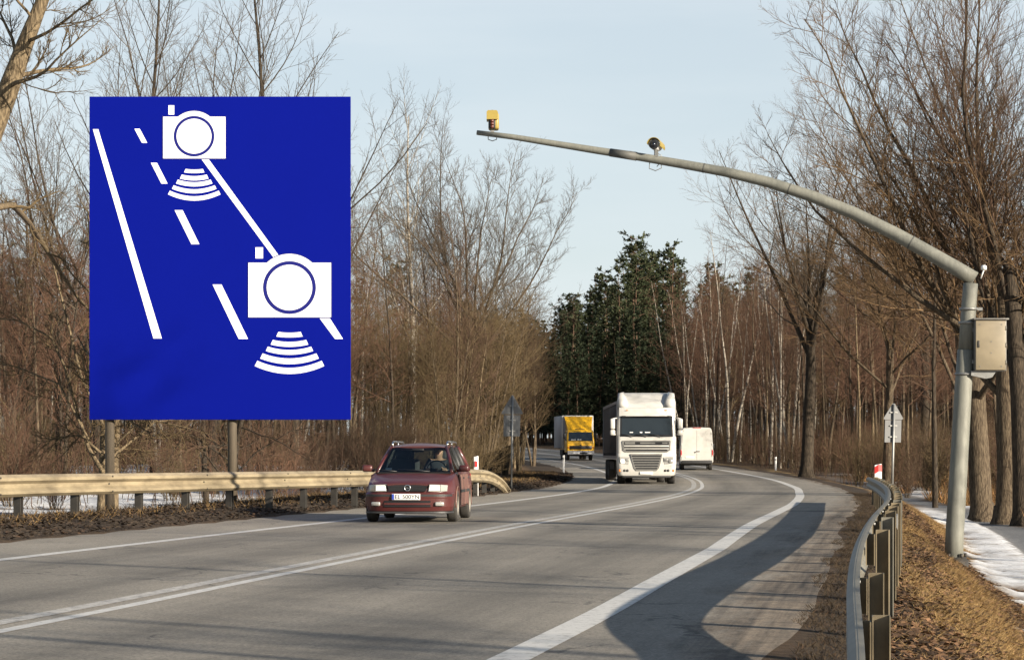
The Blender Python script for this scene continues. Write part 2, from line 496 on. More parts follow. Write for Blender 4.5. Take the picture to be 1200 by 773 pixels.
# ------------------------------------------------------------------ road: sheet with lateral coordinates, markings above it
def strip(name, offs, zoff, mats, i0=0, i1=None, uv=False, jit=None, step=1):
    """ribbon along the centre line; offs = list of arrays or floats (lateral offsets)"""
    idx = list(range(i0, i1 or len(CL), step))
    vs, fs, us = [], [], []
    m_ = len(offs)
    for k, i in enumerate(idx):
        for q, o_ in enumerate(offs):
            o_ = o_[i] if hasattr(o_, '__len__') else o_
            if jit and q in (0, m_ - 1): o_ += jit * (vnoise(np.array(i * .33), np.array(q * 3.1)) - .5)
            p = at(i, o_); vs.append((p.x, p.y, p.z + zoff)); us.append((o_, SS[i]))
    for k in range(len(idx) - 1):
        for q in range(m_ - 1):
            a = k * m_ + q; fs.append((a, a + 1, a + m_ + 1, a + m_))
    me_ = bpy.data.meshes.new(name); me_.from_pydata(vs, [], fs); me_.materials.append(mats)
    me_.polygons.foreach_set("use_smooth", [True] * len(fs))
    if uv:
        ul = me_.uv_layers.new(name="lane")
        for lp in me_.loops: ul.data[lp.index].uv = us[lp.vertex_index]
    return link(name, me_)

def road_mat():
    m = bpy.data.materials.new("asphalt"); m.use_nodes = True
    n, l = m.node_tree.nodes, m.node_tree.links
    b = n["Principled BSDF"]; b.inputs["Roughness"].default_value = 0.78; b.inputs["Specular IOR Level"].default_value = 0.35
    tc = n.new("ShaderNodeTexCoord")
    uv = n.new("ShaderNodeUVMap"); uv.uv_map = "lane"
    sp = n.new("ShaderNodeSeparateXYZ"); l.new(uv.outputs["UV"], sp.inputs["Vector"])
    def tex(vec, scale, det, ro, mp=None):
        if mp:
            q = n.new("ShaderNodeMapping"); q.inputs["Scale"].default_value = mp; l.new(vec, q.inputs["Vector"]); vec = q.outputs["Vector"]
        t = n.new("ShaderNodeTexNoise"); t.inputs["Scale"].default_value = scale; t.inputs["Detail"].default_value = det; t.inputs["Roughness"].default_value = ro
        l.new(vec, t.inputs["Vector"]); return t.outputs["Fac"]
    def math_(op, a, b_=None, clamp=False):
        q = n.new("ShaderNodeMath"); q.operation = op; q.use_clamp = clamp
        for s_, v_ in zip(q.inputs, (a, b_)):
            if v_ is None: continue
            if isinstance(v_, (int, float)): s_.default_value = v_
            else: l.new(v_, s_)
        return q.outputs[0]
    def mix(f, a, b_):
        q = n.new("ShaderNodeMixRGB")
        for s_, v_ in ((q.inputs["Fac"], f), (q.inputs["Color1"], a), (q.inputs["Color2"], b_)):
            if isinstance(v_, tuple): s_.default_value = (*v_, 1)
            elif isinstance(v_, (int, float)): s_.default_value = v_
            else: l.new(v_, s_)
        return q.outputs["Color"]
    # profile of dirt across the road: dust by the lines and the kerbless edges, darker polished wheel tracks
    cr = n.new("ShaderNodeValToRGB")
    stops = [(-6.6, .55), (-4.6, .75), (-3.75, .62), (-3.0, .16), (-2.1, .46), (-1.1, .14), (-.45, .75), (0, .9), (.45, .7), (1.1, .16), (2.1, .5), (3.0, .14), (3.7, .55), (4.4, .6), (5.2, .7), (6.3, .7)]
    el = cr.color_ramp.elements
    while len(el) < len(stops): el.new(.5)
    for e_, (p_, v_) in zip(el, stops): e_.position = (p_ + 7) / 14; e_.color = (v_, v_, v_, 1)
    off = math_('DIVIDE', math_('ADD', sp.outputs["X"], 7.0), 14.0)
    wob = math_('MULTIPLY', math_('SUBTRACT', tex(uv.outputs["UV"], 1.0, 3, .5, (.6, .05, 1)), .5), .05)
    l.new(math_('ADD', off, wob), cr.inputs["Fac"])
    streak = tex(uv.outputs["UV"], 1.0, 6, .7, (5.0, .12, 1))
    patch = tex(tc.outputs["Object"], .35, 6, .65)
    grain = tex(tc.outputs["Object"], 38, 4, .8)
    f = math_('ADD', cr.outputs["Color"], math_('MULTIPLY', math_('SUBTRACT', streak, .5), .8))
    f = math_('ADD', f, math_('MULTIPLY', math_('SUBTRACT', patch, .5), 1.1), True)
    base = mix(f, (.112, .102, .085), (.27, .245, .203))
    # earth carried onto the outer shoulder
    dn = tex(uv.outputs["UV"], 1.0, 7, .72, (1.6, .35, 1))
    dm = math_('SUBTRACT', math_('ADD', sp.outputs["X"], math_('MULTIPLY', math_('SUBTRACT', dn, .5), 2.6)), 4.75)
    dm = math_('MULTIPLY', dm, 1.5, True)
    dk = math_('MULTIPLY', math_('SUBTRACT', math_('ADD', math_('MULTIPLY', tex(uv.outputs["UV"], 1.0, 7, .7, (4.2, .10, 1)), .6), math_('MULTIPLY', tex(tc.outputs["Object"], 3.5, 8, .8), .4)), .40), 5.0, True)
    dl = mix(dk, (.026, .020, .015), (.25, .198, .142))
    base = mix(math_('MULTIPLY', dm, .92), base, dl)
    # fine cracks and sealed joints
    vo = n.new("ShaderNodeTexVoronoi"); vo.feature = 'DISTANCE_TO_EDGE'; vo.inputs["Scale"].default_value = .42
    wv = n.new("ShaderNodeTexNoise"); wv.inputs["Scale"].default_value = 1.1; wv.inputs["Detail"].default_value = 5
    l.new(tc.outputs["Object"], wv.inputs["Vector"])
    wm = n.new("ShaderNodeMixRGB"); wm.inputs["Fac"].default_value = .62; l.new(tc.outputs["Object"], wm.inputs["Color1"]); l.new(wv.outputs["Color"], wm.inputs["Color2"])
    wa = n.new("ShaderNodeVectorMath"); wa.operation = 'MULTIPLY_ADD'; wa.inputs[1].default_value = (2.2, 2.2, 0)
    l.new(wv.outputs["Color"], wa.inputs[0]); l.new(tc.outputs["Object"], wa.inputs[2]); l.new(wa.outputs[0], vo.inputs["Vector"])
    ck = math_('LESS_THAN', vo.outputs["Distance"], .010)
    ck = math_('MULTIPLY', ck, math_('GREATER_THAN', tex(tc.outputs["Object"], .16, 3, .5), .52))
    base = mix(math_('MULTIPLY', ck, .55), base, (.03, .029, .028))
    g2 = n.new("ShaderNodeTexVoronoi"); g2.inputs["Scale"].default_value = 55; l.new(tc.outputs["Object"], g2.inputs["Vector"])
    gsp = n.new("ShaderNodeSeparateColor"); l.new(g2.outputs["Color"], gsp.inputs["Color"])
    gr = math_('ADD', math_('ADD', .05, math_('MULTIPLY', grain, 1.4)), math_('MULTIPLY', gsp.outputs["Red"], .55))
    q = n.new("ShaderNodeVectorMath"); q.operation = 'SCALE'; l.new(base, q.inputs[0]); l.new(gr, q.inputs["Scale"])
    l.new(q.outputs[0], b.inputs["Base Color"])
    bp = n.new("ShaderNodeBump"); bp.inputs["Strength"].default_value = .45; bp.inputs["Distance"].default_value = .012
    l.new(tex(tc.outputs["Object"], 45, 5, .75), bp.inputs["Height"]); l.new(bp.outputs["Normal"], b.inputs["Normal"])
    return m
M['asphalt'] = road_mat()
road_r = OFF_R + 1.62; road_l = -OFF_L - 2.15
rd = strip("road", [road_l, -OFF_L, -2.0, 0.0, 2.0, OFF_R, road_r], 0.0, M['asphalt'], uv=True, jit=.22)
tag(rd, "grey asphalt road curving left between bare woods", kind="structure")

def paint_mat(name, col, wear):
    m = mat(name, col, .6, 0, 0)
    n, l = m.node_tree.nodes, m.node_tree.links
    b = n["Principled BSDF"]
    tc = n.new("ShaderNodeTexCoord")
    t = n.new("ShaderNodeTexNoise"); t.inputs["Scale"].default_value = 9; t.inputs["Detail"].default_value = 8; t.inputs["Roughness"].default_value = .8
    l.new(tc.outputs["Object"], t.inputs["Vector"])
    mr = n.new("ShaderNodeMapRange"); mr.inputs["From Min"].default_value = wear; mr.inputs["From Max"].default_value = wear + .16
    l.new(t.outputs["Fac"], mr.inputs["Value"])
    mx = n.new("ShaderNodeMixRGB"); mx.inputs["Color1"].default_value = (.17, .158, .14, 1); mx.inputs["Color2"].default_value = (*col, 1)
    l.new(mr.outputs["Result"], mx.inputs["Fac"]); l.new(mx.outputs["Color"], b.inputs["Base Color"])
    return m
M['paint'] = paint_mat('road_paint', (.52, .51, .48), .33)
M['paint_worn'] = paint_mat('worn_road_paint', (.46, .44, .40), .39)
e1 = strip("edge_line", [OFF_R - .13, OFF_R + .13], .004, M['paint']); tag(e1, "wide white line along the right edge of the road", kind="structure")
e2 = strip("edge_line", [-OFF_L - .11, -OFF_L + .11], .004, M['paint']); tag(e2, "white line along the left edge of the road", kind="structure")
c1 = strip("centre_line", [.08, .22], .004, M['paint']); tag(c1, "double solid line in the middle of the road", kind="structure")
c2 = strip("centre_line", [-.27, -.08], .004, M['paint_worn']); tag(c2, "worn inner line of the double centre line", kind="structure")

# ------------------------------------------------------------------ trees
def bark_mat(name, c1, c2, vs=5, stretch=(5, 5, .8), bump=.4, marks=None):
    m = mat(name, c1, .9, 0, 0, vs, bump * 1.6, vs * 1.4, spec=.15, col2=c2, stretch=stretch, lo=.42, hi=.57, bdist=.06)
    if marks:
        n, l = m.node_tree.nodes, m.node_tree.links
        b = n["Principled BSDF"]
        tc = n.new("ShaderNodeTexCoord"); mp = n.new("ShaderNodeMapping"); mp.inputs["Scale"].default_value = (2.5, 2.5, 7)
        t = n.new("ShaderNodeTexNoise"); t.inputs["Scale"].default_value = 1.6; t.inputs["Detail"].default_value = 4
        l.new(tc.outputs["Object"], mp.inputs["Vector"]); l.new(mp.outputs["Vector"], t.inputs["Vector"])
        mr = n.new("ShaderNodeMapRange"); mr.inputs["From Min"].default_value = .58; mr.inputs["From Max"].default_value = .62
        l.new(t.outputs["Fac"], mr.inputs["Value"])
        mx = n.new("ShaderNodeMixRGB"); mx.inputs["Color2"].default_value = (*marks, 1)
        l.new(n[m["mix"]].outputs["Color"], mx.inputs["Color1"]); l.new(mr.outputs["Result"], mx.inputs["Fac"])
        l.new(mx.outputs["Color"], b.inputs["Base Color"])
    return m
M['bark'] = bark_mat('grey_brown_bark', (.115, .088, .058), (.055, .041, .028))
M['bark_dark'] = bark_mat('dark_bark', (.065, .05, .035), (.03, .024, .018))
M['bark_tan'] = bark_mat('tan_bark', (.19, .145, .088), (.08, .06, .037), 6)  # paler tan bark mottled with brown
M['bark_birch'] = bark_mat('birch_bark', (.36, .325, .27), (.22, .19, .15), 4, marks=(.05, .042, .035))
M['twig_brown'] = mat('brown_twigs', (.108, .068, .044), .85, 0, 0, .9, col2=(.062, .039, .026), spec=.15)
M['twig_red'] = mat('reddish_twigs', (.135, .075, .048), .85, 0, 0, .9, col2=(.078, .045, .030), spec=.15)
M['twig_grey'] = mat('grey_twigs', (.125, .102, .076), .85, 0, 0, .9, col2=(.07, .057, .043), spec=.15)
M['twig_olive'] = mat('olive_twigs', (.125, .09, .047), .85, 0, 0, .9, col2=(.068, .049, .027), spec=.15)
M['twig_orange'] = mat('orange_twigs', (.155, .098, .05), .85, 0, 0, .9, col2=(.085, .056, .032), spec=.15)
M['bark_pine'] = bark_mat('pine_bark', (.14, .085, .055), (.07, .048, .036))
M['needle'] = mat('pine_needles', (.030, .042, .020), .75, 0, 0, .7, col2=(.055, .060, .028), spec=.2)
M['needle_dark'] = mat('spruce_needles', (.024, .034, .018), .75, 0, 0, .7, col2=(.036, .046, .024), spec=.2)

UP = Vector((0, 0, 1))
def rot_dir(d, ang, az):
    u = d.orthogonal().normalized(); w = d.cross(u)
    return (d * math.cos(ang) + (u * math.cos(az) + w * math.sin(az)) * math.sin(ang)).normalized()

def limb(mb, rng, p, d, L, r, lvl, sp, path=None):
    """one branch and everything that grows from it. mb: (trunk builder, crown builder)"""
    q = sp[lvl]
    n = max(2, int(q.get('seg', 4)))
    pts, rad = [Vector(p)], [r]
    tip = q.get('tip', .25)
    if path:
        pts = [Vector(x) for x in path]; n = len(pts) - 1
        rad = [r * (1 - (1 - tip) * i / n) for i in range(n + 1)]
    else:
        for i in range(n):
            d = (d + Vector((rng.gauss(0, 1), rng.gauss(0, 1), rng.gauss(0, 1))) * q.get('wig', .12) + UP * q.get('up', .05)).normalized()
            pts.append(pts[-1] + d * (L / n))
            rad.append(r * (1 - (1 - tip) * (i + 1) / n))
    last = lvl == len(sp) - 1
    mb[0 if lvl < sp[0].get('trunk_levels', 1) else 1].tube(pts, rad, q.get('sides', 3), 0 if lvl < sp[0].get('bark_levels', 2) else 1, caps=False, smooth=True)
    if last: return
    nx_ = sp[lvl + 1]
    cnt = q['n']; cnt = max(1, int(round(cnt * rng.uniform(.8, 1.2)))) if q.get('vary', 1) else cnt
    a0 = rng.uniform(0, 6.28)
    for k in range(cnt):
        t = q.get('t0', .3) + (q.get('t1', 1.0) - q.get('t0', .3)) * ((k + rng.uniform(.1, .9)) / cnt)
        f = t * n; i = min(int(f), n - 1); g = f - i
        bp = pts[i].lerp(pts[i + 1], g); br = rad[i] * (1 - g) + rad[i + 1] * g
        bd = (pts[i + 1] - pts[i]).normalized()
        ang = R(rng.uniform(*nx_.get('ang', (30, 55))))
        cd = rot_dir(bd, ang, a0 + k * 2.4 + rng.uniform(-.5, .5))
        tt = (t - q.get('t0', .3)) / max(1e-3, q.get('t1', 1.0) - q.get('t0', .3))
        shape = q.get('shape', 'taper')
        kf = (1 - .62 * tt) if shape == 'taper' else ((.35 + .65 * math.sin(math.pi * (.15 + .8 * tt))) if shape == 'round' else 1 - .25 * tt)
        cl_ = L * nx_['len'] * kf * rng.uniform(.7, 1.25) if not nx_.get('abs') else nx_['abs'] * kf * rng.uniform(.7, 1.25)
        cr_ = min(br * .8, max(nx_.get('rmin', .004), br * nx_.get('rr', .5)))
        limb(mb, rng, bp, cd, cl_, cr_, lvl + 1, sp)

SPEC = {}
SPEC['slender'] = [dict(seg=9, wig=.025, up=.05, sides=6, tip=.12, n=40, t0=.28, t1=.99, trunk_levels=1, bark_levels=1),
                   dict(abs=3.1, seg=4, wig=.13, up=.08, sides=3, rr=.28, rmin=.010, ang=(42, 80), n=9, t0=.2, tip=.3),
                   dict(len=.42, seg=3, wig=.16, up=.05, sides=3, rr=.55, rmin=.0065, ang=(30, 65), n=5, t0=.15, tip=.5),
                   dict(len=.6, seg=2, wig=.1, up=.05, sides=3, rr=.7, rmin=.0065, ang=(25, 50), tip=.6)]
SPEC['twiggy'] = [dict(seg=8, wig=.05, up=.05, sides=6, tip=.12, n=26, t0=.22, t1=.99, trunk_levels=1, bark_levels=1, shape='round'),
                  dict(abs=3.6, seg=5, wig=.12, up=.12, sides=4, rr=.36, rmin=.014, ang=(35, 62), n=8, t0=.2, tip=.3),
                  dict(len=.42, seg=3, wig=.14, up=.10, sides=3, rr=.55, rmin=.008, ang=(30, 55), n=5, t0=.15, tip=.5),
                  dict(len=.6, seg=2, wig=.12, up=.08, sides=3, rr=.7, rmin=.0065, ang=(25, 50), tip=.6)]
SPEC['birch'] = [dict(seg=9, wig=.035, up=.06, sides=6, tip=.12, n=20, t0=.42, t1=.99, trunk_levels=1, bark_levels=1),
                 dict(abs=2.6, seg=5, wig=.09, up=.02, sides=4, rr=.33, rmin=.012, ang=(32, 50), n=7, t0=.25, tip=.3),
                 dict(len=.5, seg=3, wig=.10, up=-.10, sides=3, rr=.5, rmin=.007, ang=(30, 50), n=5, t0=.15, tip=.5),
                 dict(len=.6, seg=2, wig=.08, up=-.12, sides=3, rr=.7, rmin=.006, ang=(20, 45), tip=.6)]
SPEC['vase'] = [dict(seg=5, wig=.03, up=.04, sides=8, tip=.62, n=6, t0=.5, t1=1.0, trunk_levels=1, bark_levels=2, shape='flat', vary=0),
                dict(abs=11.0, seg=9, wig=.055, up=.045, sides=6, rr=.52, tip=.12, ang=(10, 30), n=15, t0=.14, shape='taper'),
                dict(len=.34, seg=6, wig=.08, up=.06, sides=4, rr=.42, rmin=.016, ang=(25, 48), n=8, t0=.15, tip=.25),
                dict(len=.40, seg=4, wig=.11, up=.05, sides=3, rr=.5, rmin=.009, ang=(28, 50), n=5, t0=.15, tip=.5),
                dict(len=.5, seg=2, wig=.12, up=.05, sides=3, rr=.6, rmin=.007, ang=(25, 45), tip=.6)]
SPEC['spread'] = [dict(seg=4, wig=.03, up=.03, sides=10, tip=.75, n=6, t0=.5, t1=1.0, trunk_levels=1, bark_levels=2, shape='flat', vary=0),
                  dict(abs=11.5, seg=10, wig=.10, up=.045, sides=6, rr=.36, tip=.12, ang=(18, 58), n=24, t0=.12, shape='taper'),
                  dict(len=.40, seg=6, wig=.11, up=.09, sides=4, rr=.42, rmin=.014, ang=(25, 55), n=10, t0=.12, tip=.25),
                  dict(len=.42, seg=4, wig=.11, up=.10, sides=3, rr=.5, rmin=.0098, ang=(25, 50), n=7, t0=.12, tip=.5),
                  dict(len=.55, seg=2, wig=.1, up=.10, sides=3, rr=.6, rmin=.0074, ang=(20, 40), tip=.6)]
SPEC['leader'] = [dict(seg=10, wig=.03, up=.05, sides=8, tip=.12, n=22, t0=.28, t1=.98, trunk_levels=1, bark_levels=2, shape='taper'),
                  dict(abs=5.2, seg=6, wig=.06, up=.09, sides=5, rr=.42, rmin=.02, ang=(28, 46), n=10, t0=.2, tip=.25),
                  dict(len=.38, seg=4, wig=.09, up=.07, sides=3, rr=.5, rmin=.011, ang=(28, 48), n=6, t0=.15, tip=.4),
                  dict(len=.5, seg=3, wig=.1, up=.06, sides=3, rr=.6, rmin=.0075, ang=(25, 45), tip=.6)]

def make_tree(kind, seed, h, r, mats, lean=(0, 0), stems=1, opt=None):
    rng = random.Random(seed)
    t, c = MB(), MB()
    sp = [dict(x) for x in SPEC[kind]]
    if opt:
        L0 = h * opt[0]; sp[0].update(n=opt[2], t0=opt[4]); sp[1].update(abs=h * opt[1], ang=opt[3])
    elif kind in ('vase', 'spread'):
        L0 = h * .36
        sp[1]['abs'] = h * (.62 if kind == 'vase' else .66)
    else:
        L0 = h
        sp[1]['abs'] = sp[1]['abs'] * h / 14
    for s_ in range(stems):
        d = Vector((lean[0], lean[1], 1))
        if stems > 1:
            a = 6.28 * s_ / stems + rng.uniform(-.4, .4)
            d = d + Vector((math.cos(a), math.sin(a), 0)) * rng.uniform(.06, .2)
        p0 = Vector((0, 0, -.15)) + (Vector((math.cos(6.28 * s_ / stems), math.sin(6.28 * s_ / stems), 0)) * r * .8 if stems > 1 else Vector())
        if r > .16:    # root flare
            t.lathe([(r * 1.55, -.2), (r * 1.35, .02), (r * 1.12, .22), (r * 1.0, .55)], (p0.x, p0.y, 0), n=10)
        limb((t, c), rng, p0, d.normalized(), L0 * (1 if s_ == 0 else rng.uniform(.75, 1)), r, 0, sp)
    return t.mesh("trunk", mats, fix=False), c.mesh("crown", mats, fix=False)

def make_shrub(seed, h, n, mats, spread=.62):
    rng = random.Random(seed)
    c, tw = MB(), MB()
    sp = [dict(seg=7, wig=.16, up=.05, sides=4, tip=.3, n=11, t0=.12, trunk_levels=1, bark_levels=1, shape='flat'),
          dict(len=.36, seg=4, wig=.13, up=.09, sides=3, rr=.55, rmin=.008, ang=(22, 50), n=6, t0=.1, tip=.5),
          dict(len=.55, seg=3, wig=.14, up=.08, sides=3, rr=.7, rmin=.006, ang=(22, 48), tip=.6)]
    for k in range(n):
        a = rng.uniform(0, 6.28); s_ = rng.uniform(.05, spread)
        d = Vector((math.cos(a) * s_, math.sin(a) * s_, 1)).normalized()
        limb((c, tw), rng, Vector((math.cos(a) * s_ * .5, math.sin(a) * s_ * .5, -.1)), d, h * rng.uniform(.6, 1.1), .010 * h / 3 + .004, 0, sp)
    return c.mesh("stem", mats, fix=False), tw.mesh("twig_mass", mats, fix=False)

def needle_fan(verts, faces, rng, p, d, L, w):
    """a bough: a drooping spine with ragged needle blades on both sides"""
    u = d.cross(UP); u = u.normalized() if u.length > .01 else Vector((1, 0, 0))
    n = max(4, int(L / .12))
    for i in range(n):
        t = (i + rng.random()) / n
        c = p + d * (L * t) + UP * (.10 * t - .25 * t * t) * L * .5
        for s_ in (-1, 1):
            ww = w * (1 - .7 * t) * rng.uniform(.6, 1.2)
            e = c + (u * s_ * ww + d * ww * rng.uniform(.3, .9) + UP * rng.uniform(-.25, .30) * ww)
            k = .05 + .075 * rng.random()
            o = len(verts)
            verts.extend([tuple(c - d * k), tuple(c + d * k * .8 + UP * rng.uniform(-.05, .14)), tuple(e + UP * rng.uniform(-.08, .1)), ])
            faces.append((o, o + 1, o + 2))

def make_conifer(seed, h, kind):
    rng = random.Random(seed)
    t, c = MB(), MB()
    r = h * .0085
    limb((t, c), rng, (0, 0, -.2), UP, h, r, 0, [dict(seg=10, wig=.015, up=.04, sides=7, tip=.1, trunk_levels=1, bark_levels=1)])
    vs, fs = [], []
    z = h * (.42 if kind == 'pine' else .12)
    while z < h * .985:
        f = (z - h * (.42 if kind == 'pine' else .12)) / (h * (.58 if kind == 'pine' else .88))
        Lm = (h * .19 * (1 - f * .72) * (.65 + .35 * math.sin(f * 5 + seed)) if kind == 'pine' else h * .16 * (1 - f) ** .85 + .25)
        nb = rng.randint(4, 6)
        a0 = rng.uniform(0, 6.28)
        for k in range(nb):
            if kind == 'pine' and rng.random() < .25: continue
            a = a0 + 6.28 * k / nb + rng.uniform(-.5, .5)
            slope = (rng.uniform(-.05, .55) if kind == 'pine' else rng.uniform(-.35, .1) + .5 * f)
            d = Vector((math.cos(a), math.sin(a), slope)).normalized()
            L = Lm * rng.uniform(.3, 1.25)
            p = Vector((0, 0, z + rng.uniform(-.2, .2)))
            c.tube([p, p + d * L * .5, p + d * L * .95], [.035, .02, .008], 3, 0, caps=False)
            needle_fan(vs, fs, rng, p + d * L * (.35 if kind == 'pine' else .12), d, L * (.68 if kind == 'pine' else .9), .30)
            for j in range(7):
                tt = rng.uniform(.35, .95); sd = rot_dir(d, R(rng.uniform(30, 60)), rng.uniform(0, 6.28))
                sd = (sd + Vector((0, 0, .15))).normalized()
                needle_fan(vs, fs, rng, p + d * L * tt, sd, L * rng.uniform(.28, .5), .24)
        z += rng.uniform(.35, .75) * (1.0 if kind == 'pine' else .95)
    c.add(vs, fs, 1, False)
    m2 = [M['bark_pine'], M['needle'] if kind == 'pine' else M['needle_dark']]
    return t.mesh("trunk", m2, fix=False), c.mesh("crown", m2, fix=False)

PROTO = {}
mb_ = [M['bark'], M['twig_brown']]
PROTO['slender'] = [make_tree('slender', 10 + k, 14, .10, [[M['bark'], M['twig_red']], [M['bark_dark'], M['twig_red']], [M['bark'], M['twig_red']], [M['bark_dark'], M['twig_brown']], [M['bark_tan'], M['twig_red']]][k]) for k in range(5)]
PROTO['twiggy'] = [make_tree('twiggy', 30 + k, 12, .10, [[M['bark'], M['twig_brown']], [M['bark_dark'], M['twig_red']], [M['bark'], M['twig_olive']]][k], stems=1 + k % 2) for k in range(3)]
PROTO['birch'] = [make_tree('birch', 50 + k, 14, .095, [M['bark_birch'], M['twig_red']], stems=(1, 2, 1)[k]) for k in range(3)]
PROTO['thicket'] = [make_tree('twiggy', 40 + k, 9.5, .075, [[M['bark'], M['twig_olive']], [M['bark_tan'], M['twig_brown']], [M['bark'], M['twig_olive']]][k], stems=(4, 3, 5)[k]) for k in range(3)]
PROTO['shrub'] = [make_shrub(70 + k, 3.2, 22, [[M['bark'], M['twig_brown']], [M['bark'], M['twig_red']], [M['bark_tan'], M['twig_olive']]][k]) for k in range(3)]
PROTO['pine'] = [make_conifer(90 + k, 22, 'pine') for k in range(3)]
PROTO['spruce'] = [make_conifer(95 + k, 20, 'spruce') for k in range(2)]

def plant(name, label, cat, group, meshes, x, y, s=1.0, rz=0.0, dz=0.0, parts=("trunk", "crown"), sz=None):
    e = empty(name, (x, y, gz(x, y) + dz), rz)
    e.scale = (s, s, sz or s)
    tag(e, label, cat, group)
    for nm, me_ in zip(parts, meshes):
        link(nm, me_, e)
    return e

rng = random.Random(77)
placed = []
def spaced(x, y, dmin):
    for a, b in placed:
        if (a - x) ** 2 + (b - y) ** 2 < dmin * dmin: return False
    placed.append((x, y)); return True
def lat(x, y):
    d, i, z = road_coords(np.array([x]), np.array([y]))
    return float(d[0] - OFF_R[i[0]]), float(-d[0] - OFF_L[i[0]])

# --- trees one can tell apart
def solo(kind, seed, u, Zd, h, r, label, mats, name='bare_tree', cat='tree', lean=(0, 0), stems=1, opt=None):
    x = (u - CX) / F * Zd
    placed.append((x, Zd))
    e = plant(name, label, cat, None, make_tree(kind, seed, h, r, mats, lean, stems, opt), x, Zd, 1, 0)
    return e
bt, bd_, bk = M['bark_tan'], M['bark_dark'], M['bark']
solo('leader', 201, 483, 112, 17.3, .17, "tall pale grey bare tree just right of the blue sign", [M['bark_birch'], M['twig_grey']])
solo('spread', 202, 550, 106, 18.5, .25, "vase shaped bare tree rising above the thicket behind the yellow camera at the arm's tip", [bk, M['twig_grey']], opt=(.44, .62, 9, (14, 50), .55))
solo('vase', 203, 945, 118, 18.0, .34, "dark forked bare tree standing in the verge behind the white roadside marker post", [bd_, M['twig_grey']], opt=(.48, .60, 8, (10, 42), .70))
solo('slender', 204, 1096, 88, 12, .12, "thin dark bare tree left of the camera mast's foot", [bd_, M['twig_brown']])
solo('spread', 205, 1151, 70, 20, .36, "thick trunked bare tree directly right of the camera mast", [bk, M['twig_orange']])
solo('spread', 206, 1178, 67.5, 19, .34, "thick trunked bare tree second right of the camera mast, branching over the cabinet", [bk, M['twig_orange']], lean=(.02, 0))
solo('spread', 207, 1199, 66, 21, .30, "bare tree at the photo's right edge with dark trunk", [bd_, M['twig_brown']], lean=(.03, .02))
solo('spread', 208, 1085, 135, 25, .32, "broad twiggy bare tree standing far behind the right roadside sign", [bd_, M['twig_orange']])
solo('spread', 209, 1130, 105, 22, .3, "broad bare tree behind the camera mast, its twigs glowing orange brown", [bk, M['twig_orange']])
solo('spread', 220, 1040, 112, 21, .24, "broad fine twigged bare tree between the roadside sign and the camera mast, far back", [bk, M['twig_orange']])
solo('spread', 221, 1010, 160, 24, .26, "broad bare tree far back left of the right roadside sign", [bk, M['twig_grey']])
for u, Zd, h, sd, lb in ((118, 86, 20.5, 211, "tall bare tree showing above the left corner of the blue sign"),
                         (182, 92, 21.5, 212, "tall upright bare tree behind the blue sign, left of its middle"),
                         (248, 84, 22, 213, "tall forked bare tree behind the middle of the blue sign"),
                         (305, 92, 22.0, 214, "tall slanting bare tree behind the right half of the blue sign")):
    solo('vase' if sd % 2 else 'leader', sd, u, Zd, h, .2, lb, [bd_, M['twig_grey']], lean=(.05 if sd == 214 else 0, 0))
solo('vase', 217, 342, 98, 21, .2, "tall bare tree whose crown shows past the blue sign's upper right corner", [bd_, M['twig_grey']], lean=(.03, 0))
solo('vase', 218, 215, 104, 23, .2, "tall bare tree behind the upper camera drawn on the blue sign", [bd_, M['twig_grey']])
solo('vase', 219, 70, 92, 19, .18, "forked bare tree just left of the blue sign's edge", [bd_, M['twig_brown']])
solo('vase', 216, 35, 100, 17, .2, "bare tree with thin forked limbs between the leaning trunk and the blue sign", [bd_, M['twig_grey']])

# leaning trunk at the photo's upper left corner: it stands outside the frame and leans in
def leaning():
    rr = random.Random(5)
    t, c = MB(), MB()
    b0 = P(-150, 572, 42); b0.z = gz(b0.x, b0.y) - .2
    path = [b0, P(-85, 330, 42), P(-30, 205, 42), P(8, 110, 42), P(30, 50, 42), P(52, -5, 42), P(90, -90, 42), P(110, -190, 42)]
    base = path[0].copy()
    path = [p - base for p in path]
    sp = [dict(x) for x in SPEC['spread']]
    sp[0].update(n=14, t0=.42, t1=1.0, tip=.10, sides=10, vary=0)
    sp[1].update(abs=3.0, ang=(35, 75), rr=.25, n=9); sp[2].update(n=7)
    limb((t, c), rr, path[0], UP, 9, .31, 0, sp, path)
    # the long low limb that reaches into the picture and droops
    q = [P(-70, 290, 42), P(-20, 246, 43), P(15, 240, 45), P(35, 262, 48), P(62, 305, 52), P(88, 345, 56), P(112, 372, 59)]
    sp2 = [dict(seg=6, sides=6, tip=.3, n=12, t0=.25, trunk_levels=0, bark_levels=1), dict(len=.30, seg=5, wig=.16, up=.02, sides=4, rr=.5, rmin=.015, ang=(25, 60), n=8, t0=.2, tip=.3),
           dict(len=.5, seg=3, wig=.15, up=.02, sides=3, rr=.6, rmin=.008, ang=(25, 55), n=5, t0=.2, tip=.5), dict(len=.5, seg=2, wig=.1, sides=3, rr=.7, rmin=.006, tip=.6)]
    limb((t, c), rr, q[0] - base, UP, 4.0, .085, 0, sp2, [p - base for p in q])
    e = empty('bare_tree', base); tag(e, "thick leaning tree trunk crossing the photo's top left corner", "tree")
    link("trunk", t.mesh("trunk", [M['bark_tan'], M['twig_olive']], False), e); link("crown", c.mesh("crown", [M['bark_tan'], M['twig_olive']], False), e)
leaning()

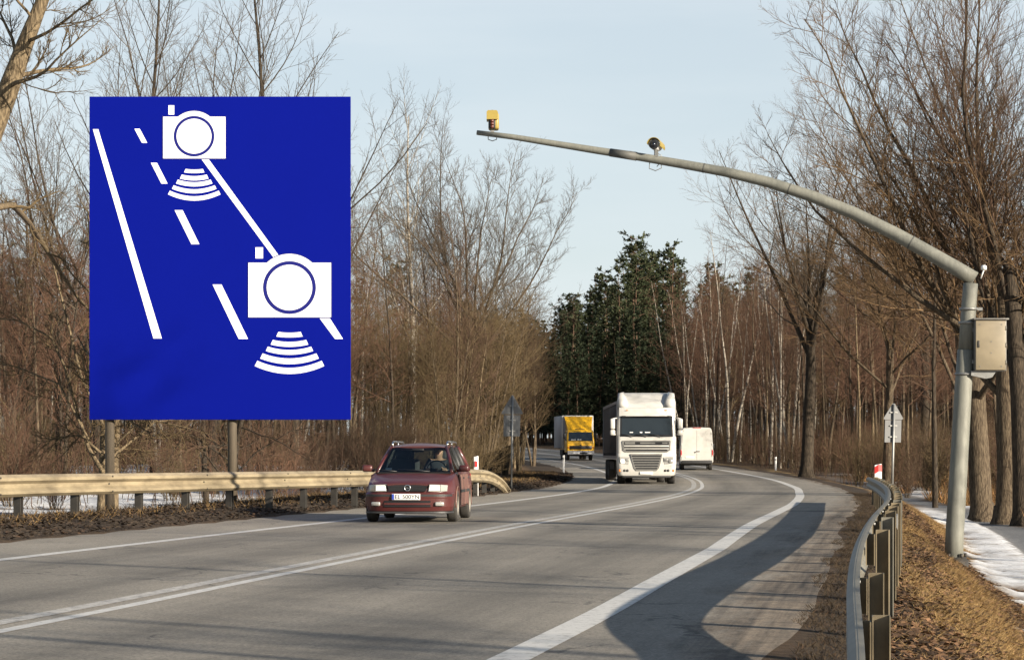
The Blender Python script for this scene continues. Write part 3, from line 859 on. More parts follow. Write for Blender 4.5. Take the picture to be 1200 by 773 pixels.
# forked tree behind the left guardrail, under the sign's left corner
def forked(u0, v0, Zd, seed, stems, label, mats, limbs):
    rr = random.Random(seed)
    t, c = MB(), MB()
    x0 = (u0 - CX) / F * Zd
    base = Vector((x0, Zd, gz(x0, Zd)))
    sp = [dict(seg=6, sides=8, tip=.4, n=10, t0=.4, trunk_levels=1, bark_levels=2, vary=0), dict(abs=2.6, seg=6, wig=.13, up=.06, sides=4, rr=.38, rmin=.015, ang=(35, 70), n=9, t0=.15, tip=.3),
          dict(len=.42, seg=4, wig=.14, up=.06, sides=3, rr=.55, rmin=.009, ang=(25, 55), n=6, t0=.15, tip=.5), dict(len=.5, seg=3, wig=.12, up=.05, sides=3, rr=.7, rmin=.0065, ang=(25, 50), tip=.6)]
    for pth, r_, y_ in stems:
        pp = [P(u, v, Zd + y_ + .02 * abs(v - v0) * (k % 3 - 1)) - base for k, (u, v) in enumerate(pth)]
        pp[0].z = -.2
        limb((t, c), rr, pp[0], UP, 5, r_, 0, sp, pp)
    sp3 = [dict(sp[0], n=14, t0=.15, trunk_levels=0, bark_levels=1, sides=5, tip=.2), dict(sp[1], abs=1.5, n=8), sp[2], sp[3]]
    for pth, r_, y_ in limbs:
        pp = [P(u, v, Zd + y_ * k) - base for k, (u, v) in enumerate(pth)]
        limb((t, c), rr, pp[0], UP, 3, r_, 0, sp3, pp)
    e = empty('bare_tree', base); tag(e, label, "tree")
    link("trunk", t.mesh("trunk", mats, False), e); link("crown", c.mesh("crown", mats, False), e)
    placed.append((x0, Zd))
forked(126, 600, 56, 301, [([(120, 604), (122, 560), (123, 500), (125, 430), (112, 340), (105, 250)], .16, 0), ([(131, 604), (132, 560), (135, 500), (137, 440), (160, 340), (190, 240)], .17, .2)],
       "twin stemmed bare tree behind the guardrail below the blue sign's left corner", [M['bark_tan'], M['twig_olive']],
       [([(122, 555), (104, 525), (90, 480), (76, 430), (60, 395), (20, 375), (-30, 372)], .06, .25), ([(118, 530), (95, 510), (70, 512), (45, 520)], .035, -.2), ([(126, 540), (150, 520), (175, 500), (205, 470)], .045, .2),
        ([(122, 500), (95, 440), (60, 300), (40, 260)], .05, .3), ([(135, 520), (170, 490), (215, 500), (250, 510)], .03, -.2), ([(112, 530), (70, 450), (20, 430), (-40, 420)], .035, .2)])
forked(270, 596, 60, 302, [([(268, 598), (272, 560), (277, 520), (285, 480), (300, 420), (310, 330)], .11, 0), ([(243, 598), (240, 560), (238, 500), (240, 430), (235, 340)], .09, .3)],
       "dark two stemmed bare tree behind the guardrail below the middle of the blue sign", [M['bark_dark'], M['twig_brown']],
       [([(262, 560), (235, 525), (215, 510), (195, 512)], .03, .1), ([(272, 560), (300, 530), (340, 505), (380, 498)], .03, -.1), ([(270, 540), (225, 510), (180, 505), (150, 515)], .03, .1)])

# --- the left wood
def wood(name, label, cat, group, proto, n, ur, zr, hr, side, dmin, keep=None, wide=(1.0, 1.0)):
    c = 0; tries = 0
    while c < n and tries < n * 60:
        tries += 1
        Zd = math.sqrt(rng.uniform(zr[0] ** 2, zr[1] ** 2)); u = rng.uniform(*ur)
        x = (u - CX) / F * Zd
        er, el_ = lat(x, Zd)
        if side == 'l' and not (el_ > 6.5): continue
        if side == 'r' and not (er > (9.5 if Zd < 100 else 5.5)): continue
        if side == 'any' and not (er > 5 or el_ > 5): continue
        if keep and not keep(u, Zd, x): continue
        if not spaced(x, Zd, dmin): continue
        pr = PROTO[proto]; k = rng.randrange(len(pr))
        s_ = rng.uniform(*hr)
        if proto in ('slender', 'twiggy', 'birch'):      # the woods stand in an even canopy, lower towards the road
            top = (.114 * Zd + 1.6 if side == 'l' else (.098 * Zd + 1.7 if u < 960 else .135 * Zd)) * rng.uniform(.82, 1.06)
            s_ = min(s_, top / (12 if proto == 'twiggy' else 14))
        plant(name, label, cat, group, pr[k], x, Zd, s_ * rng.uniform(*wide), rng.uniform(0, 6.28), 0, ("trunk", "crown") if proto != 'shrub' else ("stem", "twig_mass"), s_)
        c += 1
    return c
nolow = lambda u, Z, x: not (590 < u < 735 and Z > 75)
wood('alder_tree', "slender bare tree in the brown wood left of the road", 'tree', 'slender trees in the left wood', 'slender', 150, (-120, 560), (76, 200), (.72, 1.12), 'l', 1.1, nolow)
wood('bare_tree', "bushy twiggy bare tree in the brown wood left of the road", 'tree', 'bushy trees in the left wood', 'twiggy', 95, (-120, 580), (78, 190), (.75, 1.15), 'l', 1.3, nolow)
wood('birch_tree', "white barked birch among the brown trees left of the road", 'tree', 'birches in the left wood', 'birch', 45, (-120, 520), (85, 200), (.65, .95), 'l', 1.0, nolow)
wood('bare_shrub', "brown bare shrub in the undergrowth left of the road", 'shrub', 'shrubs under the left wood', 'shrub', 70, (-100, 560), (62, 150), (.5, 1.1), 'l', 1.2, nolow)
# the big sunlit thicket at the inside of the bend: round headed many stemmed small trees, low shrubs at their feet
for k, (u, Zd, s_) in enumerate(((520, 96, .80), (545, 100, .92), (570, 104, .98), (592, 112, 1.0), (608, 124, 1.05), (585, 128, 1.1), (560, 120, 1.05), (535, 112, .95), (500, 104, .85), (478, 98, .75), (603, 138, 1.15), (625, 146, 1.1), (450, 100, .8), (612, 152, 1.2), (572, 138, 1.2))):
    plant('willow_tree', "round headed olive brown willow in the thicket inside the bend", 'tree', 'willows inside the bend', PROTO['thicket'][k % 3], (u - CX) / F * Zd, Zd, s_ * 1.0, k * 1.7, 0, ("trunk", "crown"), s_)
    placed.append(((u - CX) / F * Zd, Zd))
for k, (u, Zd, s_) in enumerate(((530, 92, .8), (555, 97, .9), (500, 92, .8), (575, 108, .8), (590, 120, .8), (470, 93, .9), (440, 92, 1.0), (545, 90, .6))):
    plant('willow_shrub', "low olive brown willow shrub at the thicket's foot inside the bend", 'shrub', 'willow shrubs inside the bend', PROTO['shrub'][(2, 2, 0)[k % 3]], (u - CX) / F * Zd, Zd, s_ * 1.0, k * 1.7, 0, ("stem", "twig_mass"), s_ * 1.05)
# --- the right wood
nor = lambda u, Z, x: u > 800 + max(0, (140 - Z)) * .8 and not (abs((x - 11) * .69 + (Z - 138) * .72) < 2.6 and x < 60 and Z < 138)
wood('alder_tree', "slender bare tree in the brown wood right of the road", 'tree', 'slender trees in the right wood', 'slender', 145, (800, 1320), (88, 250), (.9, 1.3), 'r', 1.2, nor)
wood('bare_tree', "bushy twiggy bare tree in the brown wood right of the road", 'tree', 'bushy trees in the right wood', 'twiggy', 60, (820, 1320), (110, 260), (.9, 1.45), 'r', 1.4, nor)
wood('birch_tree', "white barked birch among the brown trees right of the road", 'tree', 'birches in the right wood', 'birch', 34, (790, 960), (135, 230), (.85, 1.3), 'r', 1.0, nor)
wood('bare_shrub', "brown bare shrub in the undergrowth right of the road", 'shrub', 'shrubs under the right wood', 'shrub', 110, (820, 1300), (84, 210), (.6, 1.2), 'r', 1.0, nor)
# --- dark conifers beyond the bend
pk = lambda u, Z, x: True
for ur_, n_, hr_ in (((540, 650), 34, (.55, .70)), ((650, 700), 24, (.68, .86)), ((700, 740), 20, (.80, .98)), ((740, 800), 28, (.92, 1.16)), ((800, 860), 14, (.78, .98))):
    wood('pine_tree', "dark green pine in the stand beyond the bend", 'tree', 'pines beyond the bend', 'pine', n_, ur_, (258, 350), hr_, 'any', 2.0, pk)
wood('spruce_tree', "dark spruce in the conifer stand beyond the bend", 'tree', 'spruces beyond the bend', 'spruce', 110, (540, 830), (262, 420), (.35, .95), 'any', 1.8, pk)
wood('spruce_tree', "dark spruce in the conifer stand beyond the bend", 'tree', 'spruces beyond the bend', 'spruce', 34, (612, 800), (250, 268), (.5, .82), 'any', 1.1, pk)
wood('pine_tree', "green pine top showing behind the bare trees left of the road", 'tree', 'pines behind the left wood', 'pine', 26, (-80, 560), (205, 300), (.7, .9), 'l', 2.0, pk)
wood('pine_tree', "green pine standing among the bare trees right of the road", 'tree', 'pines in the right wood', 'pine', 16, (780, 1050), (205, 300), (.8, 1.05), 'r', 2.0, pk)

# --- far wood that reads as one mass: everything deeper than the trees above
def far_wood():
    rr = random.Random(9)
    mb = MB()
    for k in range(1180):
        Zd = rr.uniform(215, 330); u = rr.uniform(-420, 590) if rr.random() < .45 else rr.uniform(795, 1560)
        x = (u - CX) / F * Zd
        er, el_ = lat(x, Zd)
        if er < 6 and el_ < 6: continue
        h = rr.uniform(9, 14) if u < 600 else rr.uniform(13, 19)
        z0 = gz(x, Zd) - .3
        p = Vector((x, Zd, z0))
        d = Vector((rr.gauss(0, .03), rr.gauss(0, .03), 1)).normalized()
        mb.tube([p, p + d * h * .5, p + d * h], [.13, .09, .02], 4, 0, False)
        for j in range(34):
            t = rr.uniform(.04, .98); a = rr.uniform(0, 6.28)
            b = p + d * h * t; L = rr.uniform(1.2, 3.2) * (1.1 - .6 * t)
            e = b + Vector((math.cos(a) * L, math.sin(a) * L, L * rr.uniform(.3, 1.1)))
            mb.tube([b, e], [.03, .012], 3, 1, False)
            for q in range(4):
                s_ = b.lerp(e, rr.uniform(.2, .9))
                mb.tube([s_, s_ + Vector((rr.gauss(0, .5), rr.gauss(0, .5), rr.uniform(.2, .9)))], [.018, .01], 3, 1, False)
    o = mb.build("far_wood", [M['bark_dark'], M['twig_brown']], fix=False)
    tag(o, "far bare wood closing the view behind the nearer trees", "wood", kind="stuff")
far_wood()

# --- undergrowth: fine brown stems nobody could count
def undergrowth():
    rr = random.Random(21)
    mb = MB()
    c = 0
    while c < 5200:
        Zd = math.sqrt(rr.uniform(64 ** 2, 185 ** 2))
        u = rr.uniform(-120, 640) if rr.random() < .5 else rr.uniform(820, 1330)
        x = (u - CX) / F * Zd
        d, i, z = road_coords(np.array([x]), np.array([Zd]))
        er, el_ = float(d[0] - OFF_R[i[0]]), float(-d[0] - OFF_L[i[0]])
        if not (er > (7.5 if Zd < 105 else 4.2) or el_ > 7.5): continue
        if vnoise(np.array(x * .35), np.array(Zd * .2)) < (.46 if er < 0 else .36): continue
        c += 1
        p = Vector((x, Zd, float(z[0]) - .9 if Zd < 100 and er > 0 else float(z[0]) - .5))
        h = rr.uniform(.9, 2.6) + .5
        d_ = Vector((rr.gauss(0, .18), rr.gauss(0, .18), 1)).normalized()
        mb.tube([p, p + d_ * h * .6, p + d_ * h + Vector((rr.gauss(0, .12), rr.gauss(0, .12), 0))], [.014, .010, .006], 3, c % 3, False)
        for q in range(5):
            t = rr.uniform(.3, .95); b = p + d_ * h * t
            mb.tube([b, b + Vector((rr.gauss(0, .28), rr.gauss(0, .28), rr.uniform(.15, .6)))], [.008, .005], 3, c % 3, False)
    o = mb.build("undergrowth", [M['twig_brown'], M['twig_red'], M['twig_olive']], fix=False)
    tag(o, "thin brown undergrowth at the feet of the trees", "undergrowth", kind="stuff")
undergrowth()

# --- trees behind the camera on the right that throw the long thin shadows over the road
for k, (x, y, s_) in enumerate(((13.5, 2.0, 1.0), (17, 8.5, 1.1), (14.5, -6, 1.0), (19, -1, 1.1), (22, 14, 1.15), (16, 26, .95), (21, 33, 1.1), (24, 24, 1.2))):
    plant('bare_tree', "bare roadside tree standing outside the right edge of the photo", 'tree', 'roadside trees outside the photo', PROTO['slender'][k % 4], x, y, s_ * 1.0, k * 2.1, 0, ("trunk", "crown"), s_)
M['dark_band'] = mat('darker_zinc_band', (.095, .095, .085), .65, .1, .3, 5)
M['brown_lens'] = mat('brown_lens', (.10, .03, .018), .25)
# ------------------------------------------------------------------ guardrails
def resample(pts, step):
    pts = [Vector(p) for p in pts]
    a = catmull(np.array([tuple(p) for p in pts]), 10)
    sg = np.concatenate([[0], np.cumsum(np.linalg.norm(np.diff(a, axis=0), axis=1))])
    s = np.arange(0, sg[-1] + 1e-6, step)
    return [Vector([float(np.interp(t, sg, a[:, k])) for k in range(3)]) for t in s]

def sweep(mb, path, prof, side, mat=0):
    """profile (out, up) swept along path; out points to 'side' (+1 right of travel, -1 left)"""
    rings = []
    for i, p in enumerate(path):
        d = (path[min(i + 1, len(path) - 1)] - path[max(i - 1, 0)]); d.z = 0; d.normalize()
        nrm = Vector((d.y, -d.x, 0)) * side
        rings.append([p + nrm * o + UP * h for o, h in prof])
    mb.loft(rings, mat, closed=True, cap=True, smooth=False)

def wprof(h, dpt, t=.006):
    """W-beam: two humps towards +out, valley between, lips at the edges; returned as a closed thin outline"""
    f = [(0.0, 1.0), (.18, .985), (1.0, .86), (1.0, .72), (.12, .58), (.12, .42), (1.0, .28), (1.0, .14), (.18, .015), (0.0, 0.0)]
    front = [(o * dpt, z * h) for o, z in f]
    back = [(o * dpt - t, z * h) for o, z in reversed(f)]
    return front + back

# left rail: points measured as (pixel x, depth, pixel y of the top edge)
_lr = [(-420, 28.5, 566), (-200, 32.5, 562), (0, 37.3, 556), (207, 43.7, 553.5), (330, 48.5, 552), (430, 54, 551), (500, 60, 550), (553, 66.7, 549.5), (574, 70.5, 552), (588, 73.5, 561), (597, 76, 574)]
lp = [P(u, v, Zd) for u, Zd, v in _lr]
lpath = resample(lp, .5)
lg = empty('guardrail', (lp[2].x, lp[2].y, gz(lp[2].x, lp[2].y)))
tag(lg, "long beige guardrail left of the road with its end bent down to the ground", "guardrail")
org = lg.location.copy()
mb = MB()
sweep(mb, [p - org - UP * .37 for p in lpath], wprof(.37, .085), 1)
mb.build('rail_beam', M['rail_beige'], lg)
# splice bolts
mb = MB()
for i in range(2, len(lpath) - 2, 8):
    d = (lpath[i + 1] - lpath[i - 1]); d.z = 0; d.normalize(); nr = Vector((d.y, -d.x, 0))
    for q in (.5, .86, .14):
        c_ = lpath[i] - org - UP * (.37 * (1 - q)) + nr * (.012 if q == .5 else .083)
        mb.cyl(c_, c_ + nr * .016, .016, 6)
mb.build('splice_bolt', M['post_dark'], lg)
# a lighter lap joint where two beams meet
mb = MB()
def post_profile(mb, p, dirv, h, w=.10, dpt=.14, t=.012, mat=0, flip=1):
    """C-shaped steel post standing at p (top), web across the traffic"""
    d = dirv.normalized(); nr = Vector((d.y, -d.x, 0))
    pts = [(-w / 2, 0), (w / 2, 0), (w / 2, dpt), (w / 2 - t * 2.2, dpt), (w / 2 - t * 2.2, t * 2.2), (-w / 2 + t * 2.2, t * 2.2), (-w / 2 + t * 2.2, dpt), (-w / 2, dpt)]
    ring = lambda z: [p + d * a + nr * b * flip + UP * z for a, b in pts]
    mb.loft([ring(0), ring(-h)], mat, closed=True, cap=True, smooth=False)
i = 1
for u in [-330, -250, -170, -105, -40, 22, 102, 170, 228, 277.5, 322, 362, 396, 425, 452, 478, 501, 520, 536, 550, 562, 573, 582]:
    # the sample of the beam nearest to that pixel column
    pk_ = min(lpath, key=lambda p: abs((p.x / p.y) * F + CX - u))
    j = lpath.index(pk_)
    d = lpath[min(j + 1, len(lpath) - 1)] - lpath[max(j - 1, 0)]; d.z = 0; d.normalize()
    nr = Vector((d.y, -d.x, 0))
    top = pk_ - nr * .20 - UP * .10
    gr_ = gz(top.x, top.y)
    if top.z - gr_ < .05: continue
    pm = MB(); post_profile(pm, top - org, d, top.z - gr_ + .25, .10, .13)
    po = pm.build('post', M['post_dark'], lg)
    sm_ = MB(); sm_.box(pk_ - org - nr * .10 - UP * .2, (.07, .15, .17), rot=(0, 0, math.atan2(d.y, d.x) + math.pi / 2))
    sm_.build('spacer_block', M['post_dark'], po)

# right rail
_zz = lambda v, z: (H - z) * F / (v - HY)
_rr = [(u, _zz(v, z), v) for u, v, z in ((1003, 861, .12), (1007, 773, .32), (1002, 687, .49), (1006, 646, .63), (1016, 618, .73), (1028, 599, .75), (1040, 585.5, .72), (1041.5, 576, .70), (1038, 569.5, .70), (1030, 564, .69), (1021, 560, .68), (1017, 558.5, .67))]
rp = [P(u, v, Zd) for u, Zd, v in _rr]
rpath = resample(rp, .33)
rg = empty('guardrail', (rp[2].x, rp[2].y, 0))
tag(rg, "grey guardrail with closely set posts on the right bank, seen from behind", "guardrail")
org2 = rg.location.copy()
mb = MB()
sweep(mb, [p - org2 - UP * .28 for p in rpath], wprof(.28, .05, .005), -1)
# folded lip along the top edge
sweep(mb, [p - org2 - UP * .004 for p in rpath], [(-.028, -.004), (.012, -.004), (.012, .002), (-.028, .002)], -1)
mb.build('rail_beam', M['rail_grey'], rg)
sgr = np.concatenate([[0], np.cumsum([(rpath[k + 1] - rpath[k]).length for k in range(len(rpath) - 1)])])
def open_post(mb, p, d, nr, h, w, dpt, t=.007):
    """C-shaped profile, its open side towards oncoming traffic"""
    pts = [(-w / 2, 0), (w / 2, 0), (w / 2, dpt), (-w / 2, dpt), (-w / 2, dpt - t), (w / 2 - t, dpt - t), (w / 2 - t, t), (-w / 2, t)]
    ring = lambda z: [p + d * a + nr * b + UP * z for a, b in pts]
    mb.loft([ring(0), ring(-h)], 0, closed=True, cap=True, smooth=False)
t_ = .6; kk = 0
while t_ < sgr[-1] - .2:
    j = int(np.searchsorted(sgr, t_)); pk_ = rpath[j]
    d = rpath[min(j + 1, len(rpath) - 1)] - rpath[max(j - 1, 0)]; d.z = 0; d.normalize()
    nr = Vector((d.y, -d.x, 0))
    top = pk_ + nr * .078 + UP * .02
    gr_ = gz(top.x + .1, top.y)
    pm = MB(); open_post(pm, top - org2, d, nr, top.z - gr_ + .25, .12, .095)
    po = pm.build('post', M['post_beige'] if kk % 4 else M['rail_grey'], rg)
    sm_ = MB()
    c_ = pk_ - org2 + nr * .034 - UP * .12
    rz = math.atan2(d.y, d.x) + math.pi / 2
    open_post(sm_, pk_ - org2 + nr * .008 - UP * .01, d, nr, .22, .12, .065)
    sm_.build('spacer_block', M['post_beige'], po)
    if kk % 2 == 0:
        bm_ = MB()
        for o_ in (-.06, .06):
            q_ = pk_ - org2 + d * o_ - UP * .03 + nr * .012
            bm_.cyl(q_, q_ + nr * .02, .011, 6)
        bm_.build('bolt', M['galv'], po)
    t_ += 2.0; kk += 1
# loose end plates sticking out behind the posts
for pz in (21.5, 26.5):
    pk_ = min(rpath, key=lambda p: abs(p.y - pz)); j = rpath.index(pk_)
    d = rpath[j + 1] - rpath[j - 1]; d.z = 0; d.normalize(); nr = Vector((d.y, -d.x, 0))
    m_ = MB()
    a = pk_ - org2 + nr * .15 - UP * .05
    m_.loft([[a + d * s_ + UP * h_ for s_, h_ in ((-.5, .0), (.5, .0), (.6, -.10), (.1, -.14), (-.5, -.10))], [a + nr * .02 + d * s_ + UP * h_ for s_, h_ in ((-.5, .0), (.5, .0), (.6, -.10), (.1, -.14), (-.5, -.10))]], 0, smooth=False)
    m_.build('end_plate', M['galv'], rg)

# ------------------------------------------------------------------ camera mast
MZ = 36.5
mbase = P(1117, 645, MZ); mbase.z = gz(mbase.x, mbase.y)
mast = empty('camera_mast', mbase)
tag(mast, "tall grey steel mast with a long arched arm over the road", "mast")
rel = lambda p: p - mbase
elb = P(1137.5, 332, MZ)
mb = MB()
foot = Vector((0, 0, -.25))
lo = [foot, rel(P(1119, 620, MZ)), rel(P(1124, 540, MZ)), rel(P(1129, 450, MZ)), rel(P(1132, 410, MZ))]
mb.tube(lo, [.146, .145, .140, .135, .133], 24)
mb.build('mast_shaft', M['pole'], mast)
mb = MB()
up_ = [rel(P(1132, 410, MZ)), rel(P(1134.5, 370, MZ)), rel(P(1136.5, 345, MZ)), rel(elb)]
mb.tube(up_, [.120, .118, .116, .114], 24)
mb.build('mast_head', M['pole'], mast)
arm_px = [(1142, 327), (1120, 314), (1085, 294), (1050, 274.5), (1000, 249.5), (950, 229.5), (900, 213.5), (850, 201.5), (800, 192.5), (750, 184), (700, 176.5), (650, 168.5), (600, 160.5), (559, 155.5)]
arm = [rel(P(u, v, MZ + (1137 - u) / 580 * 1.6)) for u, v in arm_px]
ra = [.119 - .079 * (1137 - u) / 580 for u, v in arm_px]
mb = MB(); mb.tube(arm, ra, 24)
ao = mb.build('arm', M['pole'], mast)
mb = MB()   # short stretch of the arm in a darker grey
i0, i1 = 9, 10
a_, b_ = arm[10].lerp(arm[9], .30), arm[10].lerp(arm[9], .92)
mb.tube([a_, b_], [ra[10] + .008, ra[9] + .006], 24)
mb.build('dark_band', M['dark_band'], ao)
mb = MB()   # weld collar at the elbow, clamps on the shaft
for v_ in (362, 378, 438):
    mb = MB()
    c_ = rel(P(1132 + (410 - v_) * .055, v_, MZ)); r_ = .144 if v_ > 400 else .132
    mb.lathe([(r_ - .02, -.02), (r_ + .012, -.02), (r_ + .012, .02), (r_ - .02, .02)], c_, n=24)
    mb.box(c_ + Vector((r_ + .04, 0, 0)), (.10, .05, .045))
    mb.build('clamp', M['galv'], mast)
mb = MB()
mb.lathe([(.0, .04), (.21, .04), (.21, 0), (.24, 0), (.24, -.2)], (0, 0, .01), n=20)
for k in range(6):
    a = k * math.pi / 3
    mb.cyl((.195 * math.cos(a), .195 * math.sin(a), .04), (.195 * math.cos(a), .195 * math.sin(a), .11), .022, 8)
mb.build('base_flange', M['post_dark'], mast)
mb = MB()   # cable conduit up the back of the shaft, weld seams on the arm
mb.tube([Vector((.12, .13, .05)), rel(P(1124, 540, MZ)) + Vector((.10, .13, 0)), rel(P(1131, 430, MZ)) + Vector((.13, .10, 0)), rel(P(1141, 425, MZ))], .018, 8)
mb.build('cable_conduit', M['post_dark'], mast)
for k_ in (2, 5, 7):
    mb = MB(); d_ = (arm[k_ + 1] - arm[k_]).normalized(); c_ = arm[k_].lerp(arm[k_ + 1], .5); r_ = (ra[k_] + ra[k_ + 1]) / 2
    mb.tube([c_ - d_ * .012, c_, c_ + d_ * .012], [r_ + .001, r_ + .005, r_ + .001], 24, caps=False)
    mb.build('weld_seam', M['dark_band'], ao)
# small round sensor beside the elbow
mb = MB()
c_ = rel(P(1153, 313, MZ))
mb.lathe([(0, .035), (.03, .03), (.045, .01), (.045, -.04), (0, -.05)], c_, n=16)
mb.tube([c_ - UP * .04, c_ + Vector((-.05, 0, -.18))], .012, 8)
mb.build('sensor', M['white_post'], mast)

cab = P(1159.5, 405, MZ - .12)
cabo = empty('control_cabinet', cab)
tag(cabo, "beige metal control cabinet mounted on the mast's right side", "cabinet")
mb = MB(); mb.bbox((0, 0.02, 0), (.50, .24, .80), .012)
mb.build('housing', M['cab_side'], cabo)
mb = MB(); mb.bbox((-.01, -.125, 0), (.47, .04, .775), .008)
for sx in (-1, 1):
    for sz in (-1, 1):
        mb.cyl((-.01 + sx * .17, -.145, sz * .33), (-.01 + sx * .17, -.152, sz * .33), .010, 8, 1)
for sz in (.06, -.12):
    mb.cyl((-.0, -.145, sz), (0, -.152, sz), .009, 8, 1)
mb.build('door', [M['cabinet'], M['cab_side']], cabo)
for z_ in (.27, 0, -.27):
    mb = MB(); mb.cyl((.232, -.14, z_ - .035), (.232, -.14, z_ + .035), .011, 8); mb.build('hinge', M['cab_side'], cabo)
mb = MB(); mb.bbox((-.20, -.15, .02), (.03, .02, .11), .006); mb.build('lock_handle', M['post_dark'], cabo)
mb = MB(); mb.bbox((0, .02, .415), (.56, .34, .03), .008)
mb.build('rain_roof', M['cab_side'], cabo)
mb = MB()
mb.prism([(-.30, -.40), (.10, -.40), (.03, -.50), (-.06, -.52), (-.30, -.47)], -.06, .10)
mb.build('bracket', M['galv'], cabo)
for z_ in (.25, -.25):
    mb = MB(); mb.box((-.28, .08, z_), (.10, .12, .06)); mb.build('clamp', M['galv'], cabo)

def speed_camera(name, u, v, px_h, t_idx, label, tall):
    Zd = MZ + (1137 - u) / 580 * 1.6
    k = Zd / F
    # seat on the arm
    base = P(u, v, Zd)
    o = empty(name, base, 0 if tall else R(-12)); tag(o, label, "camera")
    mb = MB()
    if tall:
        # upright housing seen from the front: yellow cowl, open front with dark inside and warm reflectors
        w, h, dp = 13 * k, 21 * k, .26
        mb.bbox((.02, .10, h * .55), (w * .95, dp, h * .9), .03)
        mb.prism([(-w * .52, h * .62), (w * .50, h * .62), (w * .50, h * 1.03), (w * .38, h * 1.12), (-w * .40, h * 1.12), (-w * .52, h * 1.03)], -.08, .24)
        mb.build('housing', M['yellow'], o)
        mb = MB(); mb.bbox((-.005, -.035, h * .36), (w * .62, .03, h * .50), .008)
        mb.build('front_panel', M['black'], o)
        mb = MB()
        for q in (.22, .38, .54):
            mb.lathe([(0, 0), (.030, 0), (.030, .02), (.024, .03), (0, .022)], (-.005, -.07, h * q), axis='y', n=14)
        mb.build('lens', M['brown_lens'], o)
        mb = MB(); mb.box((0, .08, .0), (.06, .10, .07)); mb.cyl((0, .08, -.05), (0, .08, .03), .03, 10)
        mb.tube([(-.07, .08, -.045), (-.07, .08, -.13), (0, .08, -.155), (.07, .08, -.13), (.07, .08, -.045)], .008, 6)
        mb.build('bracket', M['galv'], o)
        mb = MB(); mb.cyl((.0, .1, h * 1.10), (.0, .1, h * 1.22), .012, 6); mb.build('aerial', M['galv'], o)
    else:
        w, h = 14 * k, 12 * k
        z0 = 9 * k
        rings = []
        for y_, s_ in ((-.16, 1.0), (.18, .92), (.30, .75)):
            rings.append([Vector((math.cos(a) * w * .46 * s_, y_, z0 + h * .45 + math.sin(a) * h * .46 * s_)) for a in np.linspace(0, 2 * math.pi, 16, endpoint=False)])
        mb.loft(rings, 0, smooth=True); mb.build('housing', M['white_post'], o)
        mb = MB()
        arc = [(math.cos(a) * w * .58, z0 + h * .45 + math.sin(a) * h * .66) for a in np.linspace(-.35, math.pi * .98, 14)]
        inn = [(x_ * .93, (z_ - z0 - h * .45) * .93 + z0 + h * .45) for x_, z_ in reversed(arc)]
        mb.prism(arc + inn, -.20, .34); mb.build('sun_shield', M['yellow'], o)
        mb = MB(); mb.lathe([(w * .40, 0), (w * .40, -.03), (w * .34, -.035), (0, -.02)], (0, -.15, z0 + h * .42), axis='y', n=20)
        mb.build('front_ring', M['black'], o)
        mb = MB(); mb.lathe([(w * .2, -.03), (w * .2, -.05), (0, -.055)], (0, -.15, z0 + h * .40), axis='y', n=16); mb.build('lens', M['lens'], o)
        mb = MB(); mb.cyl((0, 0, -.02), (0, 0, z0 * .98), .022, 10); mb.box((0, 0, 0), (.10, .12, .03)); mb.box((.02, .0, z0 * .55), (.05, .06, .08))
        mb.tube([(-.09, 0, -.02), (-.10, 0, -.17), (0, 0, -.21), (.10, 0, -.17), (.09, 0, -.02)], .008, 6)
        mb.tube([(.03, .02, z0 * .6), (.10, .02, z0 * .3), (.06, .02, -.1), (.02, .03, -.14)], .007, 6)
        mb.build('bracket', M['galv'], o)
speed_camera('speed_camera', 577, 153.5, 22, 12, "upright yellow camera at the tip of the mast's arm", True)
speed_camera('speed_camera', 768, 185, 20, 8, "round fronted camera under a yellow shield, midway along the mast's arm", False)

# ------------------------------------------------------------------ big blue information sign
SZ = 50.0
sk = SZ / F
sx0, sx1, sy0, sy1 = 105, 411, 113.5, 491.5
sc_ = P((sx0 + sx1) / 2, (sy0 + sy1) / 2, SZ)
sb = Vector((sc_.x, sc_.y, gz(sc_.x, sc_.y)))
sign = empty('information_sign', sb)
tag(sign, "huge blue sign with two white cameras and lane lines behind the left guardrail", "road sign")
W_, H_ = (sx1 - sx0) * sk, (sy1 - sy0) * sk
zc = sc_.z - sb.z
mb = MB(); mb.bbox((0, 0, zc), (W_, .05, H_), .006, seg=1, smooth=False)
panel = mb.build('sign_panel', M['sign_blue'], sign)
mb = MB()
for q in (-.36, -.12, .12, .36):
    mb.box((0, .065, zc + q * H_), (W_ * .96, .08, .10))
mb.build('stiffener', M['sign_back'], panel)
for u in (127, 271):
    x_ = (u - CX) / F * SZ - sb.x
    g_ = gz(x_ + sb.x, SZ + .18) - sb.z
    mb = MB(); mb.tube([(x_, .18, g_ - .4), (x_, .18, zc - H_ * .5), (x_, .18, zc + H_ * .42)], [.105, .10, .09], 12)
    mb.build('sign_post', M['timber'], sign)
def spx(x, y):   # sign drawing coordinates (crop pixels) -> panel coordinates
    u, v = 90 + x * .5175, 100 + y * .5175
    return ((u - (sx0 + sx1) / 2) * sk, zc - (v - (sy0 + sy1) / 2) * sk)
def flat(name, poly, layer, m, parent):
    mb = MB(); mb.prism(poly, -.025 - .003 * layer, -.0245)
    return mb.build(name, m, parent)
for q in ([(37, 100), (49, 100), (193, 573), (174, 573)], [(131, 99), (143, 99), (160, 131), (148, 131)], [(168, 176), (182, 176), (206, 223), (192, 223)],
          [(222, 283), (240, 283), (278, 360), (260, 360)], [(308, 451), (328, 451), (388, 574), (367, 574)]):
    flat('lane_mark', [spx(*p) for p in q], 1, M['sign_white'], sign)
flat('lane_mark', [spx(*p) for p in [(283, 168), (299, 168), (458, 386), (446, 390)]], 1, M['sign_white'], sign)
